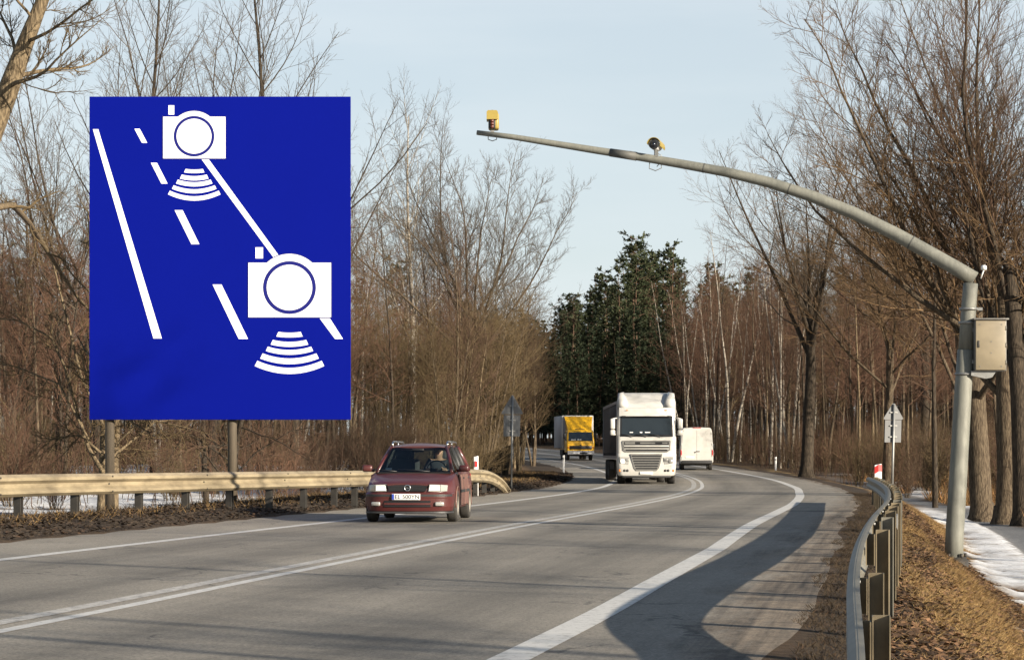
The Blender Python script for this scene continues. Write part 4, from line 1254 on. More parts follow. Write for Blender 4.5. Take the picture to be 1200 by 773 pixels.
flat('lane_mark', [spx(*p) for p in [(550, 527), (573, 527), (603, 574), (585, 574)]], 1, M['sign_white'], sign)
def pict(rect, flash, cx, cy, rd, ro, ri):
    x0, y0, x1, y1 = rect
    half = math.sqrt(max(0, rd * rd - (cy - y0) ** 2))
    a0 = math.atan2(cy - y0, half)
    arc = [(cx + math.cos(a) * rd, cy - math.sin(a) * rd) for a in np.linspace(a0, math.pi - a0, 24)]
    # outline a little larger in navy, the white body on it
    def body(g):
        A = [(cx + math.cos(a) * (rd + g), cy - math.sin(a) * (rd + g)) for a in np.linspace(a0, math.pi - a0, 24)]
        return [(x1 + g, y0 - g)] + A + [(x0 - g, y0 - g), (x0 - g, y1 + g), (x1 + g, y1 + g)]
    flat('camera_outline', [spx(*p) for p in body(2.2)], 2, M['sign_navy'], sign)
    o = flat('camera_symbol', [spx(*p) for p in body(0)], 3, M['sign_white'], sign)
    ring = [(cx + math.cos(a) * ro, cy + math.sin(a) * ro) for a in np.linspace(0, 2 * math.pi, 48, endpoint=False)]
    disc = [(cx + math.cos(a) * ri, cy + math.sin(a) * ri) for a in np.linspace(0, 2 * math.pi, 48, endpoint=False)]
    flat('lens_ring', [spx(*p) for p in ring], 4, M['sign_navy'], o)
    flat('lens_disc', [spx(*p) for p in disc], 5, M['sign_white'], o)
    f = flash
    flat('flash', [spx(*p) for p in ((f[0], f[1]), (f[2], f[1]), (f[2], f[3]), (f[0], f[3]))], 1, M['sign_white'], o)
pict((196, 72, 337, 166), (208, 46, 221, 67), 266, 116, 57, 46, 39.5)
pict((389, 402, 576, 525), (405, 367, 422, 392), 482, 458, 76, 60, 51.5)
def wave(cx, k, x_org, y_org, rows):
    for hw, yt, yb, sg in rows:
        to = lambda x, y: ((x_org + x * k - 90) / .5175, (y_org + y * k - 100) / .5175)
        top, bot = [], []
        yt += 6
        hw_t = hw - (yb - yt) * .62 * .7
        for t in np.linspace(-1, 1, 13):
            top.append(spx(*to(cx + t * hw_t, yt - sg * t * t * .9)))
            bot.append(spx(*to(cx + t * hw, yb - sg * t * t)))
        flat('radar_wave', top + bot[::-1], 1, M['sign_white'], sign)
wave(245, .1748, 185, 110, [(68, 503, 533, 5), (96, 547, 582, 12), (122, 588, 622, 20), (149, 635, 668, 30), (176, 682, 717, 42)])
wave(270, .22, 280, 280, [(70, 493, 524, 5), (100, 542, 574, 12), (126, 585, 616, 20), (156, 630, 666, 30), (185, 680, 718, 42)])

# ------------------------------------------------------------------ roadside signs seen from behind
def back_sign(label, u, Zd, v_top, v_base, tri_w, tri_h, pl_w, pl_h, gap, rz, lean=0):
    k = Zd / F
    b = P(u, v_base, Zd); b.z = gz(b.x, b.y)
    top = P(u + lean, v_top, Zd) - b
    o = empty('warning_sign', b, 0); tag(o, label, "road sign")
    ln = lean * k / top.z
    mb = MB(); mb.tube([(0, 0, -.2), (ln * top.z, 0, top.z - .02)], .034, 12)
    mb.build('sign_post', M['galv'], o)
    c, s_ = math.cos(rz), math.sin(rz)
    def plate(name, poly):
        mb = MB(); mb.prism(poly, -.012, .012)
        vs = []
        for x_, y_, z_ in mb.v:
            y2 = y_ + .055
            vs.append((c * x_ - s_ * y2 + ln * z_, s_ * x_ + c * y2, z_))
        mb.v = vs
        q = mb.build(name, M['sign_back'], o)
        return q
    w, h = tri_w * k / 2, tri_h * k
    zt = top.z
    tri = [(0.03, zt), (-.03, zt), (-w, zt - h + .04), (-w + .03, zt - h), (w - .03, zt - h), (w, zt - h + .04)]
    p1 = plate('warning_triangle', tri)
    zp = zt - h - gap * k
    pw, ph = pl_w * k / 2, pl_h * k
    plate('additional_plate', [(-pw, zp), (-pw, zp - ph), (pw, zp - ph), (pw, zp)])
    for z_ in (zt - h * .55, zp - ph * .25, zp - ph * .75):
        mb = MB(); mb.box((ln * z_ - s_ * .02, .02 * c, z_), (.22, .035, .03), rot=(0, 0, rz))
        mb.build('bracket', M['galv'], o)
back_sign("grey back of a warning sign beyond the guardrail's bent end, left of the road", 599, 78, 463, 573, 26, 22, 20, 25, 1, R(14), 2)
back_sign("grey back of a warning sign behind the end of the right guardrail", 1045, 66, 472.5, 590, 24, 19, 20, 26, .5, R(10), 3)

def delineator(label, u, Zd, v_top, v_base, w=.11, red=False, on=None):
    b = P(u, v_base, Zd)
    if on is None: b.z = gz(b.x, b.y)
    h = (v_base - v_top) * Zd / F if on is not None else P(u, v_top, Zd).z - b.z
    o = empty('marker_post', b); tag(o, label, "marker post")
    mb = MB()
    ring = lambda z, k=1: [Vector((x_ * k, y_ * k, z)) for x_, y_ in ((-w / 2, -.03), (0, -.05), (w / 2, -.03), (w / 2, .03), (0, .05), (-w / 2, .03))]
    mb.loft([ring(-.1), ring(h * .97), [p + UP * (.03 if p.x > 0 else 0) for p in ring(h * .98, .92)]], 0, smooth=False)
    mb.build('post', M['white_post'], o)
    mb = MB()
    if red == 'stripes':
        for q in (.36, .74):
            mb.loft([[p * 1.04 + UP * (.0 if p.x < 0 else .06) for p in ring(h * q)], [p * 1.0 + UP * (.0 if p.x < 0 else .06) for p in ring(h * (q + .19))]], 0, smooth=False)
            vs = [(x_ * 1.05, y_ * 1.05, z_) for x_, y_, z_ in mb.v]; mb.v = vs
        mb.build('red_stripe', M['red'], o)
    else:
        mb.box((0, -.048, h * .80), (w * .6, .02, h * .14))
        mb.build('reflector', M['red'] if red else M['sign_back'], o)
delineator("white marker post on the right verge before the brown wood", 909, 145, 535, 555)
delineator("white marker post at the inside of the bend in front of the yellow truck", 660.5, 128, 533, 549)
delineator("short white marker with red reflector above the left guardrail behind the car", 558, 68.5, 534, 553, .13, True)
delineator("red and white striped marker at the far end of the right guardrail", 1029, 57.5, 543.5, 562, .17, 'stripes')
# ------------------------------------------------------------------ vehicles (local: front towards -Y, right as seen from the front = +X)
M['burgundy'] = mat('burgundy_paint', (.062, .0095, .0095), .42, .0, .0, 1.2, coat=.2, col2=(.085, .024, .020))
M['dusty_burgundy'] = mat('dusty_burgundy_paint', (.21, .12, .088), .65, 0, 0, 1.2, coat=.05, col2=(.10, .04, .034))
M['truck_white'] = mat('truck_white_paint', (.52, .51, .475), .4, 0, 0, 1.2, coat=.25, col2=(.42, .405, .365))
M['truck_yellow'] = mat('truck_yellow_paint', (.80, .43, .008), .35, 0, .12, 1.5, coat=.4)
M['tarp_grey'] = mat('trailer_tarpaulin', (.06, .06, .064), .7, 0, .25, 1.5)
M['box_grey'] = mat('box_body', (.36, .36, .37), .5, 0, .15, 1.5)
M['glass'] = glass_mat('car_glass', (.72, .78, .76))
M['glass_dark'] = mat('dark_windscreen', (.010, .014, .016), .06, 0, spec=.7)
M['chrome'] = mat('chrome', (.62, .62, .60), .18, 1.0)
M['grille'] = mat('grille_slats', (.20, .195, .18), .4, .3, .2, 8)
M['lamp_on'] = emit_mat('lit_headlamp', (.8, .78, .7), (1.0, .90, .74), .5)
M['lamp_off'] = mat('lamp_glass', (.34, .335, .31), .15, .2, spec=.8)
M['amber'] = mat('amber_lens', (.55, .16, .02), .25)
M['tail_red'] = mat('tail_lamp', (.34, .012, .012), .22)
M['plate'] = mat('plate_white', (.72, .72, .70), .4)
M['ink'] = mat('plate_ink', (.02, .02, .02), .5)
M['eu_blue'] = mat('plate_blue', (.02, .05, .32), .4)
M['trim'] = mat('dark_trim', (.03, .03, .03), .55, 0, .3, 6)
M['dirty_trim'] = mat('dirty_underbody', (.05, .045, .038), .8, 0, .3, 5)
M['seat'] = mat('seat_fabric', (.05, .05, .055), .9)
M['alloy'] = mat('dusty_wheel_rim', (.36, .33, .28), .45, .5, .2, 8)
M['skin'] = mat('skin', (.50, .30, .21), .55, 0, .08, 9)
M['hair'] = mat('brown_hair', (.06, .04, .028), .7)
M['jacket'] = mat('dark_jacket', (.035, .038, .05), .85, 0, .2, 12)

def text_mesh(name, s, size, m, parent, loc, rot, ext=.002):
    cu = bpy.data.curves.new(name, 'FONT'); cu.body = s; cu.size = size; cu.extrude = ext
    cu.align_x = 'CENTER'; cu.align_y = 'CENTER'
    o = bpy.data.objects.new(name, cu); COL.objects.link(o)
    bpy.context.view_layer.update()
    me = bpy.data.meshes.new_from_object(o.evaluated_get(bpy.context.evaluated_depsgraph_get()))
    bpy.data.objects.remove(o)
    me.materials.clear(); me.materials.append(m)
    q = link(name, me, parent); q.location = loc; q.rotation_euler = rot
    return q

def wheel(parent, x, y, r, w, rim=None, name='wheel', out=1, dual=False):
    """tyre with rounded shoulders and a rim with openings; out=+1 when the outer face looks to +X"""
    mb = MB()
    n = 28
    mb.lathe([(r * .62, -w / 2), (r * .90, -w / 2), (r * .98, -w * .42), (r, -w * .25), (r, w * .25), (r * .98, w * .42), (r * .90, w / 2), (r * .62, w / 2), (r * .60, 0), (r * .62, -w / 2)], (0, 0, 0), axis='x', n=n)
    if dual:
        mb.lathe([(r * .62, -w / 2 - out * w * 1.12), (r * .94, -w / 2 - out * w * 1.12), (r, -w * .25 - out * w * 1.12), (r, w * .25 - out * w * 1.12), (r * .94, w / 2 - out * w * 1.12), (r * .62, w / 2 - out * w * 1.12)], axis='x', n=n)
    o = mb.build(name, M['rubber'], parent); o.location = (x, y, r)
    rm = MB()
    f = out * w * .5
    rm.lathe([(0, f * .78), (r * .16, f * .80), (r * .20, f * .55), (r * .50, f * .42), (r * .58, f * .9), (r * .64, f * .98), (r * .64, f * .6)], axis='x', n=n)
    for k in range(7):
        a = k * 6.283 / 7
        rm.box((f * .62, math.cos(a) * r * .38, math.sin(a) * r * .38), (abs(f) * .25, r * .10, r * .40), rot=(-a + math.pi / 2 if False else a * -1 * -1 - math.pi / 2 + math.pi / 2, 0, 0))
    rm.build('rim', rim or M['alloy'], o)
    return o

def quad_panel(mb, pts, t, mat=0):
    """thin slab from a 3D polygon, thickness inward along its normal"""
    p = [Vector(q) for q in pts]
    nr = (p[1] - p[0]).cross(p[2] - p[0]).normalized() * t
    n = len(p)
    mb.add(p + [q - nr for q in p], [tuple(range(n)), tuple(reversed(range(n, 2 * n)))] + [(i, i + n, (i + 1) % n + n, (i + 1) % n) for i in range(n)], mat)

def plate(parent, x, y, z, w, h, s, rear=False, eu=True):
    mb = MB(); mb.bbox((0, 0, 0), (w, .012, h), .004)
    o = mb.build('number_plate', M['plate'], parent); o.location = (x, y, z)
    if rear: o.rotation_euler = (0, 0, math.pi)
    if eu:
        b = MB(); b.box((-w / 2 + .022, -.0075, 0), (.038, .003, h * .9)); b.build('country_band', M['eu_blue'], o)
    text_mesh('plate_text', s, h * .98, M['ink'], o, (.02, -.0075, -.002), (R(90), 0, 0))
    return o

def person(parent, loc, name='person'):
    """driver sitting with both hands on the wheel, facing -Y"""
    V = [(0, 0, .0), (0, -.0, .12), (0, .03, .28), (0, .05, .42), (0, .04, .52), (0, .01, .60), (0, -.01, .68), (0, -.015, .755),
         (.17, .05, .47), (.24, -.06, .28), (.17, -.30, .30), (.155, -.37, .33),
         (-.17, .05, .47), (-.24, -.06, .28), (-.17, -.30, .30), (-.155, -.37, .33),
         (.10, -.22, -.02), (.13, -.46, .03), (.13, -.62, -.32), (.13, -.78, -.34),
         (-.10, -.22, -.02), (-.13, -.46, .03), (-.13, -.62, -.32), (-.13, -.78, -.34)]
    E = [(0, 1), (1, 2), (2, 3), (3, 4), (4, 5), (5, 6), (6, 7), (3, 8), (8, 9), (9, 10), (10, 11), (3, 12), (12, 13), (13, 14), (14, 15), (0, 16), (16, 17), (17, 18), (18, 19), (0, 20), (20, 21), (21, 22), (22, 23)]
    r = [.16, .15, .16, .15, .065, .075, .092, .07, .075, .052, .036, .030, .075, .052, .036, .030, .095, .07, .05, .04, .095, .07, .05, .04]
    for sx, w_ in ((1, 11), (-1, 15)):      # fingers curl round the rim, thumb on the near side
        bx, by, bz = V[w_]
        for k, (dx, L) in enumerate(((-.03, .065), (-.01, .075), (.01, .07), (.03, .055))):
            i = len(V)
            V += [(bx + dx, by - .045, bz + .02), (bx + dx, by - .045 - L * .6, bz + .012), (bx + dx, by - .045 - L * .55, bz - .03)]
            r += [.011, .0095, .008]; E += [(w_, i), (i, i + 1), (i + 1, i + 2)]
        i = len(V); V += [(bx - sx * .045, by - .02, bz + .03), (bx - sx * .055, by - .06, bz + .045)]; r += [.012, .009]; E += [(w_, i), (i, i + 1)]
    i = len(V)   # nose, ears
    V += [(0, -.105, .675), (.085, 0, .665), (-.085, 0, .665)]; r += [.014, .018, .018]; E += [(6, i), (6, i + 1), (6, i + 2)]
    me = bpy.data.meshes.new(name); me.from_pydata(V, E, []); me.materials.append(M['skin'])
    o = bpy.data.objects.new(name, me); COL.objects.link(o)
    sm = o.modifiers.new('s', 'SKIN')
    bpy.context.view_layer.update()
    for k, q in enumerate(me.skin_vertices[0].data):
        q.radius = (r[k], r[k]); q.use_root = (k == 0)
    sb_ = o.modifiers.new('d', 'SUBSURF'); sb_.levels = 2; sb_.render_levels = 2
    bpy.context.view_layer.update()
    baked(o)
    o.data.polygons.foreach_set("use_smooth", [True] * len(o.data.polygons))
    o.location = loc
    # jacket: the torso and sleeves again, a little larger, from neck to wrist
    jm = bpy.data.meshes.new('jacket')
    jv = [(0, 0, .02), (0, -.0, .12), (0, .03, .28), (0, .05, .42), (0, .045, .47)] + [V[k] for k in (8, 9, 10, 12, 13, 14)]
    jm.from_pydata(jv, [(0, 1), (1, 2), (2, 3), (3, 4), (3, 5), (5, 6), (6, 7), (3, 8), (8, 9), (9, 10)], [])
    jm.materials.append(M['jacket'])
    jo = bpy.data.objects.new('jacket', jm); COL.objects.link(jo); jo.modifiers.new('s', 'SKIN')
    bpy.context.view_layer.update()
    for k, q in enumerate(jm.skin_vertices[0].data):
        rr = [.18, .17, .18, .17, .085, .09, .068, .052, .09, .068, .052][k]; q.radius = (rr, rr); q.use_root = k == 0
    s2 = jo.modifiers.new('d', 'SUBSURF'); s2.levels = 2; s2.render_levels = 2
    bpy.context.view_layer.update(); baked(jo); jo.parent = o
    jo.data.polygons.foreach_set("use_smooth", [True] * len(jo.data.polygons))
    # hair cap, eyes, mouth
    hb = MB()
    rings = []
    for t in np.linspace(.02, 1, 8):
        a = t * 1.75
        rings.append([Vector((math.cos(q) * math.sin(a) * .094, math.sin(q) * math.sin(a) * .104 + .012, .69 + math.cos(a) * .105 + (.05 * max(0, -math.sin(q)) if t > .6 else 0))) for q in np.linspace(0, 6.283, 18, endpoint=False)])
    hb.loft(rings); hb.build('hair', M['hair'], o)
    for sx in (-1, 1):
        e_ = MB(); e_.lathe([(0, -.010), (.008, -.006), (.010, 0), (.008, .006), (0, .010)], (sx * .033, -.083, .69), n=8); e_.build('eye', M['black'], o)
    mo = MB(); mo.box((0, -.088, .628), (.045, .012, .010)); mo.build('mouth', M['red'], o)
    return o

# ---------------- burgundy estate car
def estate_car(loc, rz):
    car = empty('estate_car', loc, rz)
    tag(car, "burgundy estate car with lit headlights in the oncoming lane", "car")
    L = 4.28
    # stations: y, z bottom, half width, z belt/bonnet top at the side, crown at the middle, tuck
    ST = [(-.02, .36, .54, .60, .635), (.04, .26, .64, .645, .69), (.13, .22, .735, .685, .735), (.30, .20, .80, .73, .778), (.60, .20, .83, .80, .835), (.95, .20, .84, .865, .895), (1.12, .20, .845, .90, .925),
          (1.35, .20, .845, .915, .92), (2.0, .20, .848, .925, .93), (3.0, .20, .846, .935, .94), (3.7, .21, .838, .94, .945), (4.05, .23, .82, .94, .945), (4.22, .27, .79, .92, .93), (4.28, .36, .74, .86, .88)]
    def ring(y, zb, w, zt, zc):
        h = zt - zb
        half = [(.0, zb), (w * .80, zb), (w * .93, zb + .05), (w * .985, zb + h * .28), (w, zb + h * .50), (w * .995, zb + h * .66), (w * .965, zb + h * .86), (w * .93, zt - .012), (w * .86, zt + (zc - zt) * .35), (w * .5, zt + (zc - zt) * .85), (0, zc)]
        pts = [(x_, z_) for x_, z_ in half] + [(-x_, z_) for x_, z_ in half[-2:0:-1]]
        return [Vector((x_, y, z_)) for x_, z_ in pts]
    mb = MB(); mb.loft([ring(*s) for s in ST], 0, smooth=True)
    body = mb.build('body', [M['burgundy'], M['trim']], car)
    cm = MB()
    for y_ in (.83, 3.34):
        for sx in (-1, 1):
            cm.cyl((sx * .60, y_, .30), (sx * 1.0, y_, .30), .345, 32)
    cut(body, cm)
    body.data.polygons.foreach_set("use_smooth", [abs(p.normal.x) < .2 or True for p in body.data.polygons])
    md = body.modifiers.new('e', 'EDGE_SPLIT'); md.split_angle = R(38); baked(body)
    # wheels
    for y_ in (.83, 3.34):
        for sx in (-1, 1):
            w = wheel(car, sx * .75, y_, .295, .195, out=sx)
    # bonnet shut line / cowl, waist moulding, bumper strips
    fb = MB()
    def bump(zs, hs, y0, ww, dep):
        pts = []
        for t in np.linspace(-1, 1, 17):
            x_ = t * ww
            y_ = y0 + .16 * abs(t) ** 3.2 + (.30 if abs(t) > .999 else 0)
            pts.append(Vector((x_, y_, zs)))
        return pts
    # bumper: wraps round the corners
    path = [Vector((-.785, .46, 0)), Vector((-.78, .30, 0)), Vector((-.735, .145, 0)), Vector((-.63, .03, 0)), Vector((-.42, -.042, 0)), Vector((0, -.075, 0)), Vector((.42, -.042, 0)), Vector((.63, .03, 0)), Vector((.735, .145, 0)), Vector((.78, .30, 0)), Vector((.785, .46, 0))]
    path = [Vector(p) for p in catmull(np.array([tuple(p) for p in path]), 5)]
    sweep(fb, path, [(-.06, .20), (-.005, .215), (.022, .30), (.032, .44), (.038, .47), (.036, .525), (.008, .555), (-.05, .56)], 1)
    bo = fb.build('front_bumper', M['burgundy'], car)
    mb = MB(); sweep(mb, path[8:-8], [(.036, .478), (.046, .482), (.046, .515), (.036, .52)], 1); mb.build('bumper_strip', M['trim'], bo)
    mb = MB()   # lower air intake with a bar
    sub = [p for p in path if abs(p.x) < .47]
    sweep(mb, sub, [(.018, .285), (.036, .29), (.042, .40), (.032, .405)], 1); mb.build('air_intake', M['black'], bo)
    mb = MB(); sweep(mb, [p for p in path if abs(p.x) < .44], [(.040, .325), (.052, .33), (.052, .362), (.040, .366)], 1); mb.build('intake_bar', M['burgundy'], bo)
    mb = MB(); sweep(mb, path[4:-4], [(-.01, .165), (.035, .175), (.03, .205), (-.01, .205)], 1); mb.build('lip', M['trim'], bo)
    for sx in (-1, 1):
        mb = MB(); mb.bbox((sx * .585, -.048, .345), (.17, .06, .075), .02, rot=(0, 0, sx * R(17))); mb.build('fog_lamp', M['lamp_off'], bo)
    # grille with emblem
    mb = MB(); mb.prism([(-.33, .575), (.33, .575), (.37, .675), (.20, .692), (-.20, .692), (-.37, .675)], -.075, .05)
    go_ = mb.build('grille', M['black'], car)
    mb = MB()
    for z_ in (.605, .635, .662): mb.box((0, -.078, z_), (.62, .012, .008))
    mb.build('grille_bar', M['trim'], go_)
    mb = MB()
    mb.prism([(-.36, .672), (.36, .672), (.39, .70), (.2, .715), (-.2, .715), (-.39, .70)], -.06, .10); mb.build('grille_frame', M['burgundy'], go_)
    mb = MB()
    n = 24
    rings = []
    for k in range(n + 1):
        a = 6.283 * k / n
        rings.append([Vector((math.cos(a) * (.052 + .011 * math.cos(q)), -.090 + .009 * math.sin(q), .637 + math.sin(a) * (.052 + .011 * math.cos(q)))) for q in np.linspace(0, 6.283, 8, endpoint=False)])
    mb.loft(rings, 0, cap=False)
    mb.prism([(-.075, .630), (-.012, .645), (-.012, .632), (.075, .644), (.012, .629), (.012, .642)], -.096, -.084)
    mb.build('emblem', M['chrome'], go_)
    for sx in (-1, 1):
        mb = MB()
        mb.loft([[Vector((sx * x_, y_, z_)) for x_, y_, z_ in ((.385, -.055, .575), (.60, -.01, .572), (.60, -.005, .695), (.40, -.035, .70))],
                 [Vector((sx * x_, y_, z_)) for x_, y_, z_ in ((.385, .12, .575), (.60, .12, .572), (.60, .12, .70), (.40, .12, .705))]], 0, smooth=False)
        hl = mb.build('headlight', M['lamp_off'], car)
        mb = MB(); mb.loft([[Vector((sx * x_, y_, z_)) for x_, y_, z_ in ((.40, -.060, .592), (.585, -.022, .590), (.585, -.018, .678), (.415, -.042, .682))], [Vector((sx * x_, .1, z_)) for x_, z_ in ((.40, .592), (.585, .590), (.585, .678), (.415, .682))]], 0, smooth=False)
        mb.build('lamp_lens', M['lamp_on'], hl)
        mb = MB()
        mb.loft([[Vector((sx * x_, y_, z_)) for x_, y_, z_ in ((.606, -.008, .572), (.715, .075, .578), (.725, .10, .685), (.606, -.002, .695))],
                 [Vector((sx * x_, y_, z_)) for x_, y_, z_ in ((.606, .16, .572), (.70, .2, .578), (.70, .2, .69), (.606, .16, .70))]], 0, smooth=False)
        mb.build('indicator', M['lamp_off'], hl)
    plate(car, -.02, -.125, .475, .52, .112, "EL 500YN")
    # greenhouse -------------------------------------------------
    zb = .915
    A0, A1 = (.70, 1.08), (.575, 1.83)        # A pillar foot and head (x, y)
    D0, D1 = (.70, 4.20), (.555, 3.98)
    zr = 1.405
    rf = MB()
    rr_ = []
    for y_, w_, z_, c_ in ((1.78, .515, 1.385, .02), (1.95, .54, 1.405, .04), (2.4, .56, 1.418, .048), (3.2, .555, 1.415, .046), (3.85, .53, 1.395, .04), (4.02, .51, 1.37, .03)):
        top = [Vector((x_ * w_, y_, z_ + c_ * (1 - x_ * x_))) for x_ in np.linspace(1, -1, 9)]
        bot = [Vector((x_ * w_ * 1.0, y_, z_ - .045)) for x_ in np.linspace(-1, 1, 9)]
        rr_.append(top + bot)
    rf.loft(rr_, 0, smooth=True)
    roof = rf.build('roof', M['burgundy'], car)
    md = roof.modifiers.new('e', 'EDGE_SPLIT'); md.split_angle = R(40); baked(roof)
    for sx in (-1, 1):
        mb = MB(); x_ = sx * .525
        mb.tube([(x_, 2.0, 1.40), (x_, 2.03, 1.475), (x_, 2.15, 1.49), (x_, 3.7, 1.485), (x_, 3.82, 1.465), (x_, 3.86, 1.39)], .017, 8)
        for y_ in (2.9,): mb.cyl((x_, y_, 1.40), (x_, y_, 1.485), .014, 6)
        mb.build('roof_rail', M['chrome'], roof)
    aer = MB(); aer.tube([(-.35, 1.98, 1.42), (-.33, 2.05, 1.46)], .01, 6); aer.build('aerial_base', M['trim'], roof)
    for sx in (-1, 1):
        for nm, a, b, w_ in (('pillar', (.705, 1.06, .90), (.525, 1.84, 1.385), .036), ('pillar', (.765, 2.20, .92), (.56, 2.32, 1.395), .04), ('pillar', (.765, 3.15, .92), (.555, 3.12, 1.39), .04), ('pillar', (.73, 4.20, .92), (.52, 3.98, 1.385), .055)):
            mb = MB(); a = Vector((a[0] * sx, a[1], a[2])); b = Vector((b[0] * sx, b[1], b[2]))
            mb.tube([a, a.lerp(b, .5) + Vector((sx * .012, 0, .004)), b], w_, 8)
            mb.build(nm, M['burgundy'] if w_ != .04 else M['trim'], roof)
        # side glass: front door, rear door, load bay
        for y0, y1, y2, y3 in ((1.16, 2.17, 2.29, 1.88), (2.23, 3.12, 3.09, 2.35), (3.18, 4.14, 3.95, 3.15)):
            g_ = MB(); quad_panel(g_, [(sx * .762, y0, .925), (sx * .762, y1, .925), (sx * .566, y2, 1.37), (sx * .566, y3, 1.37)][::sx], .004)
            g_.build('side_window', M['glass'], car)
        # mirror
        mb = MB(); mb.bbox((sx * .915, 1.28, .985), (.19, .11, .125), .035); mb.tube([(sx * .78, 1.30, .94), (sx * .87, 1.30, .96)], .03, 8)
        mr = mb.build('wing_mirror', M['burgundy'], car)
        mb = MB(); mb.box((sx * .915, 1.338, .985), (.155, .004, .095)); mb.build('mirror_glass', M['chrome'], mr)
        # body side moulding, sill dirt, handles
        mb = MB(); mb.box((sx * .853, 1.72, .56), (.022, .98, .055)); mb.box((sx * .853, 2.72, .56), (.022, .60, .055)); mb.build('side_moulding', M['trim'], body)
        for y_ in (2.02, 2.98):
            mb = MB(); mb.bbox((sx * .838, y_, .80), (.03, .16, .035), .01); mb.build('door_handle', M['trim'], body)
        # doors as slightly raised skins with shut lines round them
        for y0, y1 in ((1.22, 2.20), (2.22, 2.96)):
            mb = MB()
            quad_panel(mb, [(sx * .853, y0, .30), (sx * .853, y1, .30), (sx * .857, y1, .60), (sx * .835, y1, .87), (sx * .835, y0, .87), (sx * .857, y0, .60)][::sx], .012)
            mb.build('door', M['dusty_burgundy'], car)
        for y_ in (.83, 3.34):
            mb = MB()
            mb.tube([(sx * .838, y_ + math.cos(a) * .352, .30 + math.sin(a) * .352) for a in np.linspace(-.1, math.pi + .1, 16)], .014, 6)
            mb.build('arch_lip', M['dusty_burgundy'], body)
        mb = MB(); mb.bbox((sx * .70, 4.25, .72), (.16, .08, .30), .02); mb.build('tail_light', M['tail_red'], car)
    g_ = MB()
    n = 9
    for k in range(n):
        pass
    lo_ = [Vector((x_ * .685, 1.06 - .10 * (1 - x_ * x_), .918 + .01 * (1 - x_ * x_))) for x_ in np.linspace(-1, 1, 9)]
    hi_ = [Vector((x_ * .51, 1.80 - .06 * (1 - x_ * x_), 1.385)) for x_ in np.linspace(-1, 1, 9)]
    g_.loft([lo_, hi_], 0, closed=False, cap=False)
    ws = g_.build('windscreen', M['glass'], car)
    for x_, r_ in ((.30, .62), (-.32, .50)):
        mb = MB(); mb.tube([(x_, .99, .93), (x_ - r_ * .5, 1.005, .955), (x_ - r_, 1.06, .965)], .009, 5); mb.build('wiper', M['black'], ws)
    mb = MB(); quad_panel(mb, [(-.69, 4.215, .93), (.69, 4.215, .93), (.51, 4.0, 1.37), (-.51, 4.0, 1.37)], .004); mb.build('rear_window', M['glass'], car)
    mb = MB(); mb.box((0, 1.02, .905), (1.40, .12, .02)); mb.build('cowl', M['black'], car)
    # cabin: dashboard, seats, steering wheel, mirror
    mb = MB(); mb.bbox((0, 1.32, .89), (1.36, .42, .10), .04); dsh = mb.build('dashboard', M['black'], car)
    mb = MB(); mb.box((0, 2.75, .93), (1.42, 2.45, .02)); mb.build('cabin_floor', M['black'], car)
    for sx in (-1, 1):
        for y_ in (2.20, 3.02):
            mb = MB(); mb.bbox((sx * .36, y_ + .03, .98), (.48, .13, .36), .05, rot=(R(-12), 0, 0)); mb.bbox((sx * .36, y_ + .09, 1.24), (.25, .09, .17), .04)
            mb.build('seat', M['seat'], car)
    mb = MB(); mb.tube([(math.cos(a) * .18 + .36, 1.62 + math.sin(a) * .07, .96 + math.sin(a) * .17) for a in np.linspace(0, 6.283, 25)], .014, 8, caps=False)
    mb.tube([(.20, 1.62, .96), (.52, 1.62, .96)], .018, 6); mb.tube([(.36, 1.62, .96), (.36, 1.45, .90)], .03, 8)
    mb.build('steering_wheel', M['black'], car)
    mb = MB(); mb.bbox((0, 1.66, 1.325), (.22, .03, .065), .012); mb.build('interior_mirror', M['black'], car)
    mb = MB(); mb.box((-.50, 1.18, .975), (.12, .005, .05), rot=(R(-40), 0, 0)); mb.build('sticker', M['white_post'], ws)
    plate(car, 0, 4.30, .72, .52, .112, "EL 500YN", rear=True)
    mb = MB(); mb.bbox((0, 4.25, .40), (1.52, .16, .22), .05); mb.build('rear_bumper', M['burgundy'], car)
    mb = MB(); mb.box((0, 2.1, .2), (1.2, 3.2, .10)); mb.build('underbody', M['dirty_trim'], car)
    return car

def place(x, y): return (x, y, float(road_coords(np.array([x]), np.array([y]))[2][0]) + .003)
CAR_RZ = R(4.0)
cx_, cy_ = (478 - CX) / F * 42.2, 42.2
car = estate_car(place(cx_, cy_), -CAR_RZ)
dm = Matrix.Rotation(-CAR_RZ, 3, 'Z') @ Vector((.36, 2.02, .63))
drv = person(None, tuple(car.location + dm)); drv.rotation_euler = (0, 0, -CAR_RZ)
tag(drv, "driver in a dark jacket holding the wheel of the burgundy estate car", "person")

